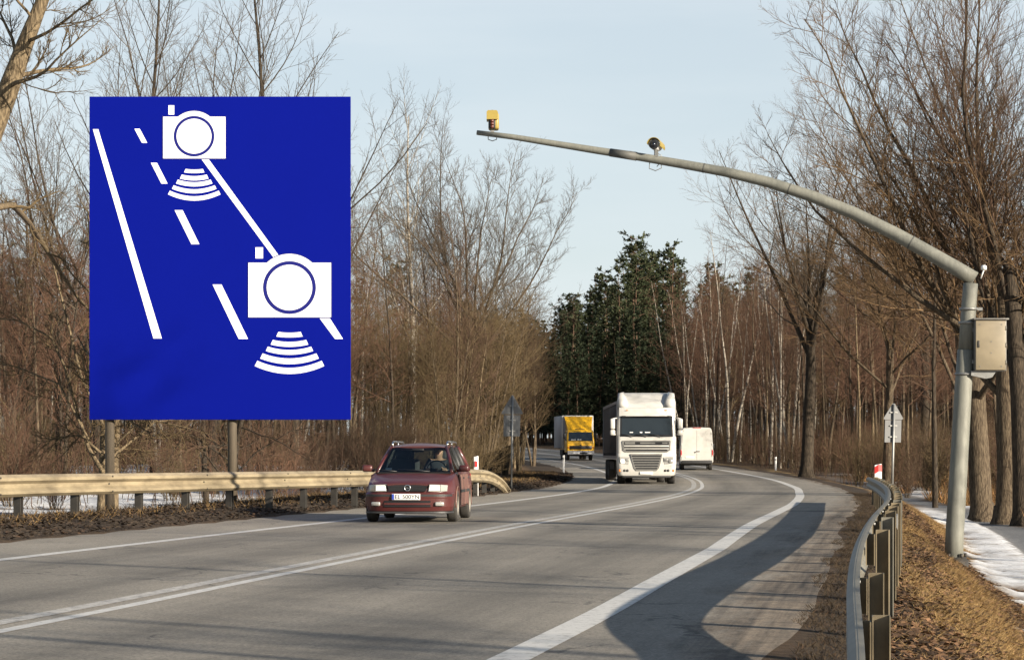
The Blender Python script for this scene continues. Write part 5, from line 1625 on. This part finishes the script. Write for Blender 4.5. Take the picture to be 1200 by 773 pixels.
# ---------------- white lorry: tractor unit
def lorry(loc, rz):
    t = empty('lorry', loc, rz); tag(t, "white high roofed lorry driving in the oncoming lane, facing the camera", "lorry")
    Wd = 1.22
    def cabring(y, w, r, z):
        c = []
        for (sx, sy, a0) in ((1, -1, -90), (1, 1, 0), (-1, 1, 90), (-1, -1, 180)):
            for k in range(5):
                a = R(a0 + 22.5 * k)
                c.append(Vector((sx * (w - r) + math.cos(a) * r, 0, 0)))
                c[-1].y = (y[0] + r if sy < 0 else y[1] - r) + math.sin(a) * r
                c[-1].z = z
        return c
    # cab shell from bumper to the roof
    mb = MB()
    mb.loft([cabring(yy, w, r, z) for z, yy, w, r in ((.95, (.02, 2.20), Wd, .16), (1.50, (.0, 2.20), Wd + .01, .17), (1.98, (.03, 2.20), Wd + .01, .18), (2.85, (.16, 2.20), Wd - .02, .18), (3.05, (.18, 2.20), Wd - .03, .18))], 0, smooth=True)
    cabn = mb.build('cab', M['truck_white'], t)
    md = cabn.modifiers.new('e', 'EDGE_SPLIT'); md.split_angle = R(45); baked(cabn)
    # high roof with a scooped centre between two raised shoulders
    mb = MB()
    mb.loft([cabring(yy, w, r, z) for z, yy, w, r in ((3.05, (.22, 2.2), Wd - .03, .2), (3.22, (.34, 2.2), Wd - .03, .22), (3.45, (.70, 2.2), Wd - .035, .24), (3.68, (1.10, 2.2), Wd - .05, .26), (3.79, (1.35, 2.18), Wd - .10, .26))], 0, smooth=True)
    rf = mb.build('high_roof', M['truck_white'], cabn)
    md = rf.modifiers.new('e', 'EDGE_SPLIT'); md.split_angle = R(50); baked(rf)
    for sx in (-1, 1):
        mb = MB()
        mb.loft([[Vector((sx * x_, y_, z_)) for x_, y_, z_ in q] for q in
                 (((Wd - .03, .25, 3.10), (.72, .22, 3.12), (.70, .36, 3.18), (Wd - .05, .45, 3.2)), ((Wd - .03, .42, 3.45), (.86, .42, 3.50), (.78, .72, 3.50), (Wd - .05, .9, 3.45)), ((Wd - .05, .85, 3.76), (1.0, .85, 3.80), (.92, 1.2, 3.82), (Wd - .08, 1.3, 3.76)))], 0, smooth=True)
        mb.build('roof_shoulder', M['truck_white'], rf)
        mb = MB(); mb.bbox((sx * .80, .33, 3.20), (.20, .05, .05), .015, rot=(R(-30), 0, 0)); mb.build('roof_lamp', M['lamp_off'], rf)
    # sun visor board
    mb = MB(); mb.loft([[Vector((x_, y_, z_)) for y_, z_ in ((.16 + .10 * (x_ / 1.1) ** 2, 2.92), (.02 + .12 * (x_ / 1.1) ** 2, 2.86), (-.03 + .12 * (x_ / 1.1) ** 2, 2.80), (.06 + .12 * (x_ / 1.1) ** 2, 3.13), (.14 + .10 * (x_ / 1.1) ** 2, 3.16))] for x_ in np.linspace(-1.12, 1.12, 11)], 0, smooth=False)
    vs = mb.build('visor_board', M['truck_white'], cabn)
    for sx in (-1, 1):
        mb = MB(); mb.bbox((sx * .80, .075, 3.04), (.10, .03, .03), .01); mb.build('marker_lamp', M['amber'], vs)
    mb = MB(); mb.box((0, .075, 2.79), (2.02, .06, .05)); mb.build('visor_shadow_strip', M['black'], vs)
    # windscreen: curved, with black surround
    def scr(w, z0, z1, yo, n=13):
        yz = lambda z_: .03 + (z_ - 1.98) * .149 - .012
        lo = [Vector((x_ * w, yz(z0) + yo + .016 * abs(x_) ** 4, z0)) for x_ in np.linspace(-1, 1, n)]
        hi = [Vector((x_ * w * .985, yz(z1) + yo + .016 * abs(x_) ** 4, z1)) for x_ in np.linspace(-1, 1, n)]
        return [lo, hi]
    mb = MB(); a = scr(1.09, 1.95, 2.82, -.003); mb.loft([a[0], a[1]], 0, closed=False, cap=False); mb.build('screen_surround', M['black'], cabn)
    mb = MB(); a = scr(1.02, 2.03, 2.72, -.015); mb.loft([a[0], a[1]], 0, closed=False, cap=False); ws = mb.build('windscreen', M['glass_dark'], cabn)
    for x_ in (-.55, .05, .62):
        mb = MB(); mb.tube([(x_, -.03, 1.95), (x_ - .28, -.025, 2.03), (x_ - .5, -.02, 2.04)], .014, 5); mb.build('wiper', M['black'], ws)
    mb = MB()
    for q in ((-.22, .10, .05), (.05, .22, .04), (-.62, .14, .04)): mb.box((q[0], -.012, 2.13), (q[1], .01, q[2]), rot=(R(-8), 0, 0))
    mb.build('papers_on_dash', M['white_post'], ws)
    # upper grille: dark recess with white bars
    mb = MB(); mb.prism([(-.86, 1.32), (.86, 1.32), (.98, 1.40), (1.0, 1.76), (.96, 1.80), (-.96, 1.80), (-1.0, 1.76), (-.98, 1.40)], -.028, .08)
    ug = mb.build('upper_grille', M['grille'], cabn)
    for z_, hh_ in ((1.565, .055), (1.455, .035)):
        mb = MB(); mb.bbox((0, -.035, z_), (1.86, .03, hh_), .012); mb.build('grille_bar', M['truck_white'], ug)
    for z_, hh_ in ((1.68, .13), (1.508, .05), (1.395, .055)):
        mb = MB(); mb.box((0, -.0305, z_), (1.84 if z_ > 1.45 else 1.70, .006, hh_)); mb.build('grille_opening', M['black'], ug)
    mb = MB(); mb.box((-.68, -.036, 1.69), (.42, .006, .085)); mb.box((.05, -.036, 1.69), (.62, .006, .055)); mb.box((.76, -.036, 1.69), (.22, .006, .055)); mb.build('grille_badge', M['grille'], ug)
    # bumper with lower grille
    mb = MB()
    mb.loft([cabring(yy, w, r, z) for z, yy, w, r in ((.34, (-.02, .95), 1.13, .2), (.40, (-.06, .95), 1.19, .22), (.80, (-.07, .95), 1.23, .2), (1.22, (-.04, .95), 1.235, .18), (1.27, (.0, .95), 1.22, .18))], 0, smooth=True)
    bp_ = mb.build('bumper', M['truck_white'], t)
    md = bp_.modifiers.new('e', 'EDGE_SPLIT'); md.split_angle = R(45); baked(bp_)
    mb = MB(); mb.prism([(-.66, 1.245), (-.60, .95), (-.52, .66), (-.42, .55), (.42, .55), (.52, .66), (.60, .95), (.66, 1.245)], -.095, .0)
    lg_ = mb.build('lower_grille', M['grille'], bp_)
    for k in range(6):
        z_ = .645 + k * .102; w_ = .46 + .16 * k / 5
        mb = MB(); mb.box((0, -.098, z_), (w_ * 2 - .04, .008, .055)); mb.build('grille_opening', M['black'], lg_)
    for sx in (-1, 1):
        mb = MB(); mb.loft([[Vector((sx * x_, y_, z_)) for x_, z_ in q] for y_, q in ((-.078, ((.74, .80), (1.08, .86), (1.10, 1.12), (.70, 1.10))), (.02, ((.72, .78), (1.12, .84), (1.14, 1.14), (.68, 1.12))))], 0, smooth=False)
        hl = mb.build('headlight', M['lamp_off'], bp_)
        mb = MB(); mb.lathe([(0, -.02), (.085, -.012), (.095, 0), (.095, .02)], (sx * .98, -.083, .94), axis='y', n=18); mb.build('main_lamp', M['lamp_on'] if sx < 0 else M['lamp_off'], hl)
        mb = MB(); mb.bbox((sx * .80, -.085, .99), (.16, .02, .10), .01); mb.build('dipped_lamp', M['galv'], hl)
        mb = MB()
        for q in (.78, .90): mb.lathe([(0, -.012), (.05, -.008), (.055, .01)], (sx * q, -.075, .56), axis='y', n=12)
        mb.build('fog_lamp', M['trim'], bp_)
        mb = MB(); mb.bbox((sx * 1.10, .02, .56), (.08, .16, .10), .02); mb.build('side_lamp', M['amber'], bp_)
    plate(t, 0, -.105, .46, .52, .11, "", eu=False)
    mb = MB(); mb.bbox((0, .12, .31), (2.0, .30, .10), .03); mb.build('under_lip', M['trim'], bp_)
    # mirrors: two stacked housings a side on arms
    for sx in (-1, 1):
        mb = MB(); mb.bbox((sx * 1.395, .10, 2.48), (.20, .16, .44), .05); mb.bbox((sx * 1.395, .10, 2.12), (.22, .18, .24), .06)
        mb.tube([(sx * 1.20, .22, 2.72), (sx * 1.40, .12, 2.70)], .022, 6); mb.tube([(sx * 1.20, .22, 2.05), (sx * 1.40, .12, 2.03)], .022, 6)
        mb.build('mirror', M['truck_white'], cabn)
        mb = MB(); quad_panel(mb, [(sx * 1.226, .55, 2.0), (sx * 1.226, 1.45, 2.0), (sx * 1.205, 1.40, 2.72), (sx * 1.205, .62, 2.72)][::sx], .01); mb.build('side_window', M['glass_dark'], cabn)
        mb = MB(); mb.bbox((sx * 1.17, 2.35, 2.1), (.05, .55, 2.9), .02); mb.build('side_fairing', M['truck_white'], cabn)
        wheel(t, sx * 1.04, 1.42, .50, .33, rim=M['galv'], out=sx)
        wheel(t, sx * 1.02, 5.10, .50, .30, rim=M['galv'], out=sx, dual=True)
        mb = MB(); mb.bbox((sx * 1.05, 3.2, .68), (.38, 1.6, .55), .06); mb.build('tank', M['galv'], t)
    mb = MB()
    for sx in (-1, 1): mb.box((sx * .42, 3.3, .82), (.10, 5.2, .24))
    for y_ in (1.4, 2.8, 4.2, 5.6): mb.box((0, y_, .82), (.80, .12, .20))
    mb.cyl((-1.0, 1.42, .50), (1.0, 1.42, .50), .07, 10); mb.cyl((-1.0, 5.10, .50), (1.0, 5.10, .50), .09, 10)
    mb.lathe([(0, .98), (.45, .98), (.45, 1.06), (0, 1.08)], (0, 4.9, .06), n=20)
    mb.build('chassis', M['dirty_trim'], t)
    return t
LX, LY = (757.5 - CX) / F * 95, 95.0
LRZ = R(-2.4)
lorry(place(LX, LY), LRZ)

def trailer(pin, rz):
    t = empty('semi_trailer', pin, rz); tag(t, "dark grey curtain sided trailer behind the white lorry's cab", "trailer")
    mb = MB(); mb.bbox((0, 6.0, 2.26), (2.46, 13.2, 2.30), .03, seg=1); bx = mb.build('curtain_body', M['tarp_grey'], t)
    mb = MB()
    for sx in (-1, 1):
        for z_ in (1.10, 3.41): mb.box((sx * 1.235, 6.0, z_), (.04, 13.24, .12))
        for y_ in (-.60, 12.60): mb.box((sx * 1.215, y_, 2.26), (.09, .06, 2.28))
    mb.build('frame', M['box_grey'], bx)
    mb = MB()
    for sx in (-1, 1):
        for k in range(24): mb.box((sx * 1.236, .1 + k * .52, 1.20), (.015, .03, .14))
    mb.build('curtain_buckle', M['trim'], bx)
    mb = MB()
    for sx in (-1, 1): mb.box((sx * .45, 6.2, .98), (.10, 12.4, .22)); mb.box((sx * 1.15, 5.5, .72), (.04, 4.2, .35))
    mb.build('chassis', M['dirty_trim'], t)
    for k in range(3):
        for sx in (-1, 1): wheel(t, sx * 1.03, 8.0 + k * 1.31, .49, .36, rim=M['galv'], out=sx)
        mb = MB(); mb.cyl((-1, 8.0 + k * 1.31, .49), (1, 8.0 + k * 1.31, .49), .07, 8); mb.build('axle', M['dirty_trim'], t)
    for sx in (-1, 1):
        mb = MB(); mb.box((sx * .8, 2.4, .70), (.12, .12, .60)); mb.box((sx * .8, 2.4, .42), (.25, .25, .03)); mb.build('landing_leg', M['galv'], t)
    return t
pin = Vector((LX, LY, 0)) + Matrix.Rotation(LRZ, 3, 'Z') @ Vector((0, 3.3, 0))
trailer(place(pin.x, pin.y), R(.2))

# ---------------- yellow box lorry further up
def yellow_lorry(loc, rz):
    t = empty('box_lorry', loc, rz); tag(t, "small yellow cab lorry with a grey box body, farther back in the oncoming lane", "lorry")
    def ring(z, y0, y1, w, r=.10):
        c = []
        for (sx, sy, a0) in ((1, -1, -90), (1, 1, 0), (-1, 1, 90), (-1, -1, 180)):
            for k in range(4):
                a = R(a0 + 30 * k)
                c.append(Vector((sx * (w - r) + math.cos(a) * r, (y0 + r if sy < 0 else y1 - r) + math.sin(a) * r, z)))
        return c
    mb = MB(); mb.loft([ring(.62, .0, 1.75, 1.04), (ring(1.25, -.02, 1.75, 1.06)), ring(1.45, .02, 1.75, 1.06), ring(2.20, .26, 1.75, 1.0), ring(2.30, .34, 1.75, .97)], 0, smooth=True)
    cabn = mb.build('cab', M['truck_yellow'], t); md = cabn.modifiers.new('e', 'EDGE_SPLIT'); md.split_angle = R(42); baked(cabn)
    mb = MB(); quad_panel(mb, [(-.93, .025, 1.47), (.93, .025, 1.47), (.88, .225, 2.14), (-.88, .225, 2.14)], .02); ws = mb.build('windscreen', M['glass_dark'], cabn)
    ws.location.y = -.018
    mb = MB(); mb.box((-.15, .0, 1.50), (1.3, .02, .025)); mb.tube([(.1, .0, 1.48), (-.35, .01, 1.55)], .012, 5); mb.build('wiper', M['black'], ws)
    mb = MB(); mb.box((-.55, .03, 1.56), (.36, .01, .05)); mb.box((-.1, .03, 1.57), (.3, .01, .06)); mb.build('papers_on_dash', M['white_post'], ws)
    # wedge shaped air deflector on the roof
    mb = MB(); mb.loft([[Vector(p) for p in ((-.92, .52, 2.30), (.92, .52, 2.30), (.92, 1.6, 2.30), (-.92, 1.6, 2.30))], [Vector(p) for p in ((-.98, .95, 2.8), (.98, .95, 2.8), (.98, 1.66, 2.8), (-.98, 1.66, 2.8))],
                        [Vector(p) for p in ((-1.08, 1.45, 3.34), (1.08, 1.45, 3.34), (1.08, 1.72, 3.34), (-1.08, 1.72, 3.34))]], 0, smooth=False)
    df = mb.build('air_deflector', M['truck_yellow'], cabn)
    mb = MB(); mb.box((0, .60, 2.36), (.75, .10, .06)); mb.build('deflector_slot', M['black'], df)
    mb = MB(); mb.bbox((0, -.01, .97), (1.72, .06, .28), .02); gr = mb.build('grille', M['black'], cabn)
    mb = MB(); mb.prism([(-.09, 1.13), (.09, 1.13), (.0, 1.22)], -.05, -.02); mb.build('emblem', M['trim'], gr)
    mb = MB(); mb.bbox((0, -.05, .58), (2.06, .22, .30), .05); bp_ = mb.build('bumper', M['box_grey'], t)
    mb = MB(); mb.bbox((0, -.165, .55), (1.0, .02, .11), .01); mb.build('bumper_slot', M['black'], bp_)
    plate(t, -.35, -.178, .56, .50, .11, "", eu=False)
    for sx in (-1, 1):
        mb = MB(); mb.bbox((sx * .72, -.15, .66), (.34, .05, .14), .02); mb.build('headlight', M['lamp_off'], bp_)
        mb = MB(); mb.bbox((sx * .95, .0, .98), (.12, .08, .12), .02); mb.build('indicator', M['amber'], cabn)
        mb = MB(); mb.bbox((sx * 1.22, .15, 1.85), (.16, .10, .42), .03); mb.tube([(sx * 1.0, .25, 2.12), (sx * 1.22, .15, 2.10)], .02, 6); mb.tube([(sx * 1.04, .15, 1.55), (sx * 1.22, .15, 1.62)], .02, 6); mb.build('mirror', M['black'], cabn)
        mb = MB(); quad_panel(mb, [(sx * 1.065, .40, 1.48), (sx * 1.065, 1.35, 1.48), (sx * 1.01, 1.30, 2.12), (sx * 1.01, .55, 2.12)][::sx], .01); mb.build('side_window', M['glass_dark'], cabn)
        wheel(t, sx * .88, 1.0, .40, .24, rim=M['galv'], out=sx); wheel(t, sx * .86, 4.6, .40, .22, rim=M['galv'], out=sx, dual=True)
    mb = MB(); mb.bbox((0, 4.65, 2.18), (2.36, 5.6, 2.46), .02, seg=1); bx = mb.build('box_body', M['box_grey'], t)
    mb = MB(); mb.box((1.19, 1.86, 2.18), (.05, .05, 2.46)); mb.box((-1.19, 1.86, 2.18), (.05, .05, 2.46)); mb.box((0, 1.84, 3.40), (2.36, .05, .05)); mb.build('corner_trim', M['white'], bx)
    mb = MB()
    for sx in (-1, 1): mb.box((sx * .4, 4.2, .72), (.09, 6.4, .20)); mb.box((sx * 1.1, 3.1, .62), (.05, 1.8, .4))
    mb.cyl((-.85, 1.0, .4), (.85, 1.0, .4), .06, 8); mb.cyl((-.85, 4.6, .4), (.85, 4.6, .4), .08, 8); mb.box((0, 2, .85), (.9, .1, .3)); mb.box((0, 6, .85), (.9, .1, .3))
    mb.build('chassis', M['dirty_trim'], t)
    return t
YX, YY_ = (680.5 - CX) / F * 175, 175.0
yellow_lorry(place(YX, YY_), R(5.5))

# ---------------- white van driving away
def van(loc, rz):
    t = empty('delivery_van', loc, rz); tag(t, "white high roofed van driving away, seen from its rear doors", "van")
    # rear face at y=0, front at +y; rear looks to -Y
    def ring(y, w, zb, zt, tuck):
        half = [(0, zb), (w * .93, zb), (w, zb + .15), (w, 1.15), (w * .985, 1.35), (w - tuck * .6, zt - .25), (w - tuck, zt - .08), (w - tuck - .08, zt), (0, zt + .03)]
        return [Vector((x_, y, z_)) for x_, z_ in half] + [Vector((-x_, y, z_)) for x_, z_ in half[-2:0:-1]]
    mb = MB(); mb.loft([ring(.0, .96, .42, 2.50, .12), ring(.06, .985, .38, 2.54, .12), ring(2.5, .99, .36, 2.56, .12), ring(3.6, .99, .36, 2.52, .13), ring(4.15, .985, .36, 2.15, .22), ring(4.9, .95, .36, 1.35, .2), ring(5.5, .90, .36, 1.15, .2), ring(5.75, .80, .42, 1.0, .2)], 0, smooth=True)
    bo = mb.build('body', M['truck_white'], t)
    cm = MB()
    for y_ in (1.25, 4.85):
        for sx in (-1, 1): cm.cyl((sx * .68, y_, .36), (sx * 1.2, y_, .36), .42, 28)
    cut(bo, cm)
    bo.data.polygons.foreach_set("use_smooth", [True] * len(bo.data.polygons)); md = bo.modifiers.new('e', 'EDGE_SPLIT'); md.split_angle = R(38); baked(bo)
    for sx in (-1, 1):
        mb = MB(); x0, x1 = sx * .008, sx * .90
        poly = [(x0, .60), (x1, .60), (sx * .905, 1.2), (sx * .82, 2.30), (sx * .76, 2.40), (x0, 2.42)]
        mb.prism(poly if sx > 0 else poly[::-1], -.022, .01); d_ = mb.build('rear_door', M['truck_white'], t)
        for z_ in (.85, 1.55, 2.2):
            mb = MB(); mb.bbox((sx * (.925 - .045 * max(0, z_ - 1.2)), -.02, z_), (.05, .05, .11), .012); mb.build('hinge', M['truck_white'], d_)
        mb = MB(); mb.bbox((sx * .93, -.015, 1.02), (.085, .05, .40), .015); mb.build('tail_light', M['tail_red'], t)
        for y_ in (1.25, 4.85): wheel(t, sx * .84, y_, .34, .22, rim=M['galv'], out=sx)
        mb = MB(); mb.bbox((sx * 1.10, 4.30, 1.45), (.18, .10, .32), .03); mb.tube([(sx * .9, 4.35, 1.35), (sx * 1.1, 4.32, 1.38)], .03, 6); mb.build('wing_mirror', M['trim'], bo)
        mb = MB(); mb.box((sx * .997, 2.6, .75), (.02, 2.2, .12)); mb.build('side_moulding', M['trim'], bo)
    mb = MB(); mb.bbox((.07, -.04, 1.12), (.22, .03, .05), .012); mb.bbox((-.10, -.04, 1.07), (.08, .03, .07), .012); mb.build('door_handle', M['trim'], t)
    mb = MB(); mb.box((0, -.0215, 1.5), (.012, .004, 1.75)); mb.build('door_seal', M['trim'], t)
    mb = MB(); mb.bbox((0, -.06, .48), (1.86, .22, .20), .05); mb.build('rear_bumper', M['trim'], t)
    plate(t, -.42, -.032, .78, .52, .11, "", eu=False)
    mb = MB(); mb.box((0, 2.6, .36), (1.5, 4.4, .10)); mb.cyl((-.8, 1.25, .34), (.8, 1.25, .34), .06, 8); mb.build('underbody', M['dirty_trim'], t)
    mb = MB(); mb.bbox((0, .02, 2.53), (.5, .06, .05), .015); mb.build('brake_light', M['tail_red'], t)
    return t
VX, VY = (816.5 - CX) / F * 138, 138.0
van(place(VX, VY), R(-3))
# ------------------------------------------------------------------ ground cover that nobody could count
def fast_mesh(name, V, tri, mats, midx, label, cat):
    me = bpy.data.meshes.new(name)
    me.vertices.add(len(V)); me.vertices.foreach_set("co", V.astype(np.float32).ravel())
    me.loops.add(tri.size); me.polygons.add(len(tri))
    me.loops.foreach_set("vertex_index", tri.ravel().astype(np.int32))
    me.polygons.foreach_set("loop_start", (np.arange(len(tri)) * 3).astype(np.int32))
    for m_ in mats: me.materials.append(m_)
    me.polygons.foreach_set("material_index", midx.astype(np.int32))
    me.update(calc_edges=True)
    o = link(name, me); tag(o, label, cat, kind="stuff")
    return o

M['straw1'] = mat('straw_light', (.34, .225, .105), .9, 0, 0, 2.0, col2=(.30, .205, .085), spec=.15)
M['straw2'] = mat('straw_brown', (.235, .15, .062), .9, 0, 0, 2.0, col2=(.16, .10, .045), spec=.15)
M['leaf1'] = mat('dead_leaf_tan', (.25, .14, .075), .85, 0, 0, 3.0, col2=(.13, .075, .04), spec=.2)
M['leaf2'] = mat('dead_leaf_dark', (.085, .05, .03), .85, 0, 0, 3.0, col2=(.05, .032, .02), spec=.2)
M['weed'] = mat('dry_verge_grass', (.070, .050, .030), .9, 0, 0, 3.0, col2=(.036, .027, .018), spec=.15)
M['clod'] = mat('earth_clod', (.075, .056, .04), .95, 0, 0, 5.0, col2=(.04, .03, .022), spec=.1)
rs = np.random.RandomState(3)

def scatter(n, y0, y1, o0, o1, side, power=1.0):
    """n random points beside the road: lateral range beyond the edge line, more of them near the camera"""
    Y = y0 + (y1 - y0) * rs.rand(n) ** power
    i = np.clip(np.searchsorted(CL[:, 1][:int(np.argmax(CL[:, 1]))], Y), 0, len(CL) - 1)
    off = (OFF_R[i] if side > 0 else OFF_L[i]) + o0 + (o1 - o0) * rs.rand(n)
    tj = (rs.rand(n) - .5) * .76
    X = CL[i, 0] + NR[i, 0] * off * side + TG[i, 0] * tj; Y2 = CL[i, 1] + NR[i, 1] * off * side + TG[i, 1] * tj
    return X, Y2, off - (OFF_R[i] if side > 0 else OFF_L[i])

def blades(X, Y, Zg, h, w, lean):
    n = len(X)
    a = rs.rand(n) * 6.283; la = rs.rand(n) * 6.283
    hh_ = h * (.5 + rs.rand(n)); ll = lean * (.4 + rs.rand(n)) * hh_
    bx, by = np.cos(a) * w / 2, np.sin(a) * w / 2
    V = np.empty((n, 3, 3))
    V[:, 0] = np.stack([X - bx, Y - by, Zg - .01], 1); V[:, 1] = np.stack([X + bx, Y + by, Zg - .01], 1)
    V[:, 2] = np.stack([X + np.cos(la) * ll, Y + np.sin(la) * ll, Zg + hh_ * .8], 1)
    return V

def flakes(X, Y, Zg, s):
    n = len(X); a = rs.rand(n) * 6.283; t1 = (rs.rand(n) - .3) * .9; t2 = (rs.rand(n) - .5) * 1.2
    ss = s * (.5 + rs.rand(n))
    c, sn = np.cos(a), np.sin(a)
    V = np.empty((n, 4, 3))
    for k, (p, q) in enumerate(((-.5, 0), (0, -.35), (.55, 0), (0, .35))):
        V[:, k, 0] = X + (p * c - q * sn) * ss; V[:, k, 1] = Y + (p * sn + q * c) * ss
        V[:, k, 2] = Zg + .012 + ss * (p * t1 + q * t2) * .8 + ss * .22
    return V

def height_cover(X, Y):
    r_ = [ground(X[a:a + 20000], Y[a:a + 20000]) for a in range(0, len(X), 20000)]
    return [np.concatenate([q[k] for q in r_]) for k in range(5)]

def tris(Vs):
    """list of (n,3 or 4,3) -> one vertex array and triangles"""
    P_, T_, o = [], [], 0
    for V in Vs:
        n, k = V.shape[:2]
        P_.append(V.reshape(-1, 3)); b = o + np.arange(n)[:, None] * k
        T_.append(b + np.array([[0, 1, 2]]))
        if k == 4: T_.append(b + np.array([[0, 2, 3]]))
        o += n * k
    return np.concatenate(P_), np.concatenate(T_)

# dead grass and leaf litter on the right bank
X, Y, o_ = scatter(230000, 2.5, 75, 2.25, 4.5, 1, 1.7)
h, sn, pa, st, di = height_cover(X, Y)
keep = (rs.rand(len(X)) < .12 + .9 * st) & (sn < .4)
X, Y, h, st = X[keep], Y[keep], h[keep], st[keep]
V = blades(X, Y, h, .055, .008, 1.6)
k = rs.rand(len(X)) < .6
P_, T_ = tris([V])
fast_mesh("dead_grass", P_, T_, [M['straw1'], M['straw2']], k.astype(int), "straw coloured dead grass on the right bank behind the guardrail", "grass")
X, Y, o_ = scatter(100000, 2.5, 75, 2.2, 4.7, 1, 1.7)
h, sn, pa, st, di = height_cover(X, Y)
keep = (rs.rand(len(X)) < 1.0 - .6 * st) & (sn < .6)
V = flakes(X[keep], Y[keep], h[keep], .045); k = (rs.rand(keep.sum()) < .55).astype(int)
P_, T_ = tris([V])
fast_mesh("leaf_litter", P_, T_, [M['leaf1'], M['leaf2']], np.concatenate([k, k]), "brown dead leaves lying on the right bank", "leaves")
# dark scrubby verge between the dusty shoulder and the right guardrail
X, Y, o_ = scatter(60000, 2.5, 75, 1.35, 2.3, 1, 1.7)
h, *_r = height_cover(X, Y)
ed = 1.45 + .35 * vnoise(X * 0 + 3, Y * .8)
keep = o_ > ed
X, Y, h = X[keep], Y[keep], np.maximum(h[keep], -.04)
V = blades(X, Y, h, .035, .009, 1.5); k = (rs.rand(len(X)) < .12).astype(int)
P_, T_ = tris([V])
fast_mesh("verge_grass", P_, T_, [M['weed'], M['leaf2']], k, "dark matted grass strip along the right guardrail's foot", "grass")
# earth clods and dry weeds on the left berm
X, Y, o_ = scatter(30000, 22, 125, 2.05, 4.0, -1, 1.2)
h, *_r = height_cover(X, Y)
V = flakes(X, Y, h, .065); V[:, :, 2] += (rs.rand(len(X)) * .05)[:, None]
X2, Y2, o2 = scatter(16000, 22, 125, 2.9, 5.0, -1, 1.2)
h2, *_r = height_cover(X2, Y2)
V2 = blades(X2, Y2, h2, .16, .018, .9)
P_, T_ = tris([V, V2])
k1 = (rs.rand(len(X)) < .2).astype(int); k2 = np.where(rs.rand(len(X2)) < .4, 2, 3)
fast_mesh("berm_litter", P_, T_, [M['clod'], M['leaf2'], M['straw2'], M['weed']], np.concatenate([k1, k1, k2]), "dark earth clods and dry weeds along the left guardrail's foot", "ground litter")
# orange dry reeds before the right wood
X, Y, o_ = scatter(26000, 56, 130, 6.4, 13, 1, 1.0)
h, sn, pa, st, di = height_cover(X, Y)
keep = (vnoise(X * .5 + 9, Y * .3) > .42) & (sn < .5)
X, Y, h = X[keep], Y[keep], h[keep]
V = blades(X, Y, h, .55, .03, .5); k = (rs.rand(len(X)) < .5).astype(int)
M['reed'] = mat('orange_reed', (.33, .17, .07), .9, 0, 0, 2, col2=(.22, .12, .055), spec=.15)
P_, T_ = tris([V])
fast_mesh("dry_reeds", P_, T_, [M['reed'], M['straw2']], k, "orange brown dry reeds before the right wood", "reeds")
# dry grass on the left forest floor and inside the bend
X, Y, o_ = scatter(24000, 40, 150, 5.5, 22, -1, .8)
h, sn, pa, st, di = height_cover(X, Y)
keep = (sn < .35)
X, Y, h = X[keep], Y[keep], h[keep]
V = blades(X, Y, h, .24, .025, .8); k = (rs.rand(len(X)) < .6).astype(int)
P_, T_ = tris([V])
fast_mesh("forest_grass", P_, T_, [M['weed'], M['straw2']], k, "dry brown grass between the snow patches left of the road", "grass")
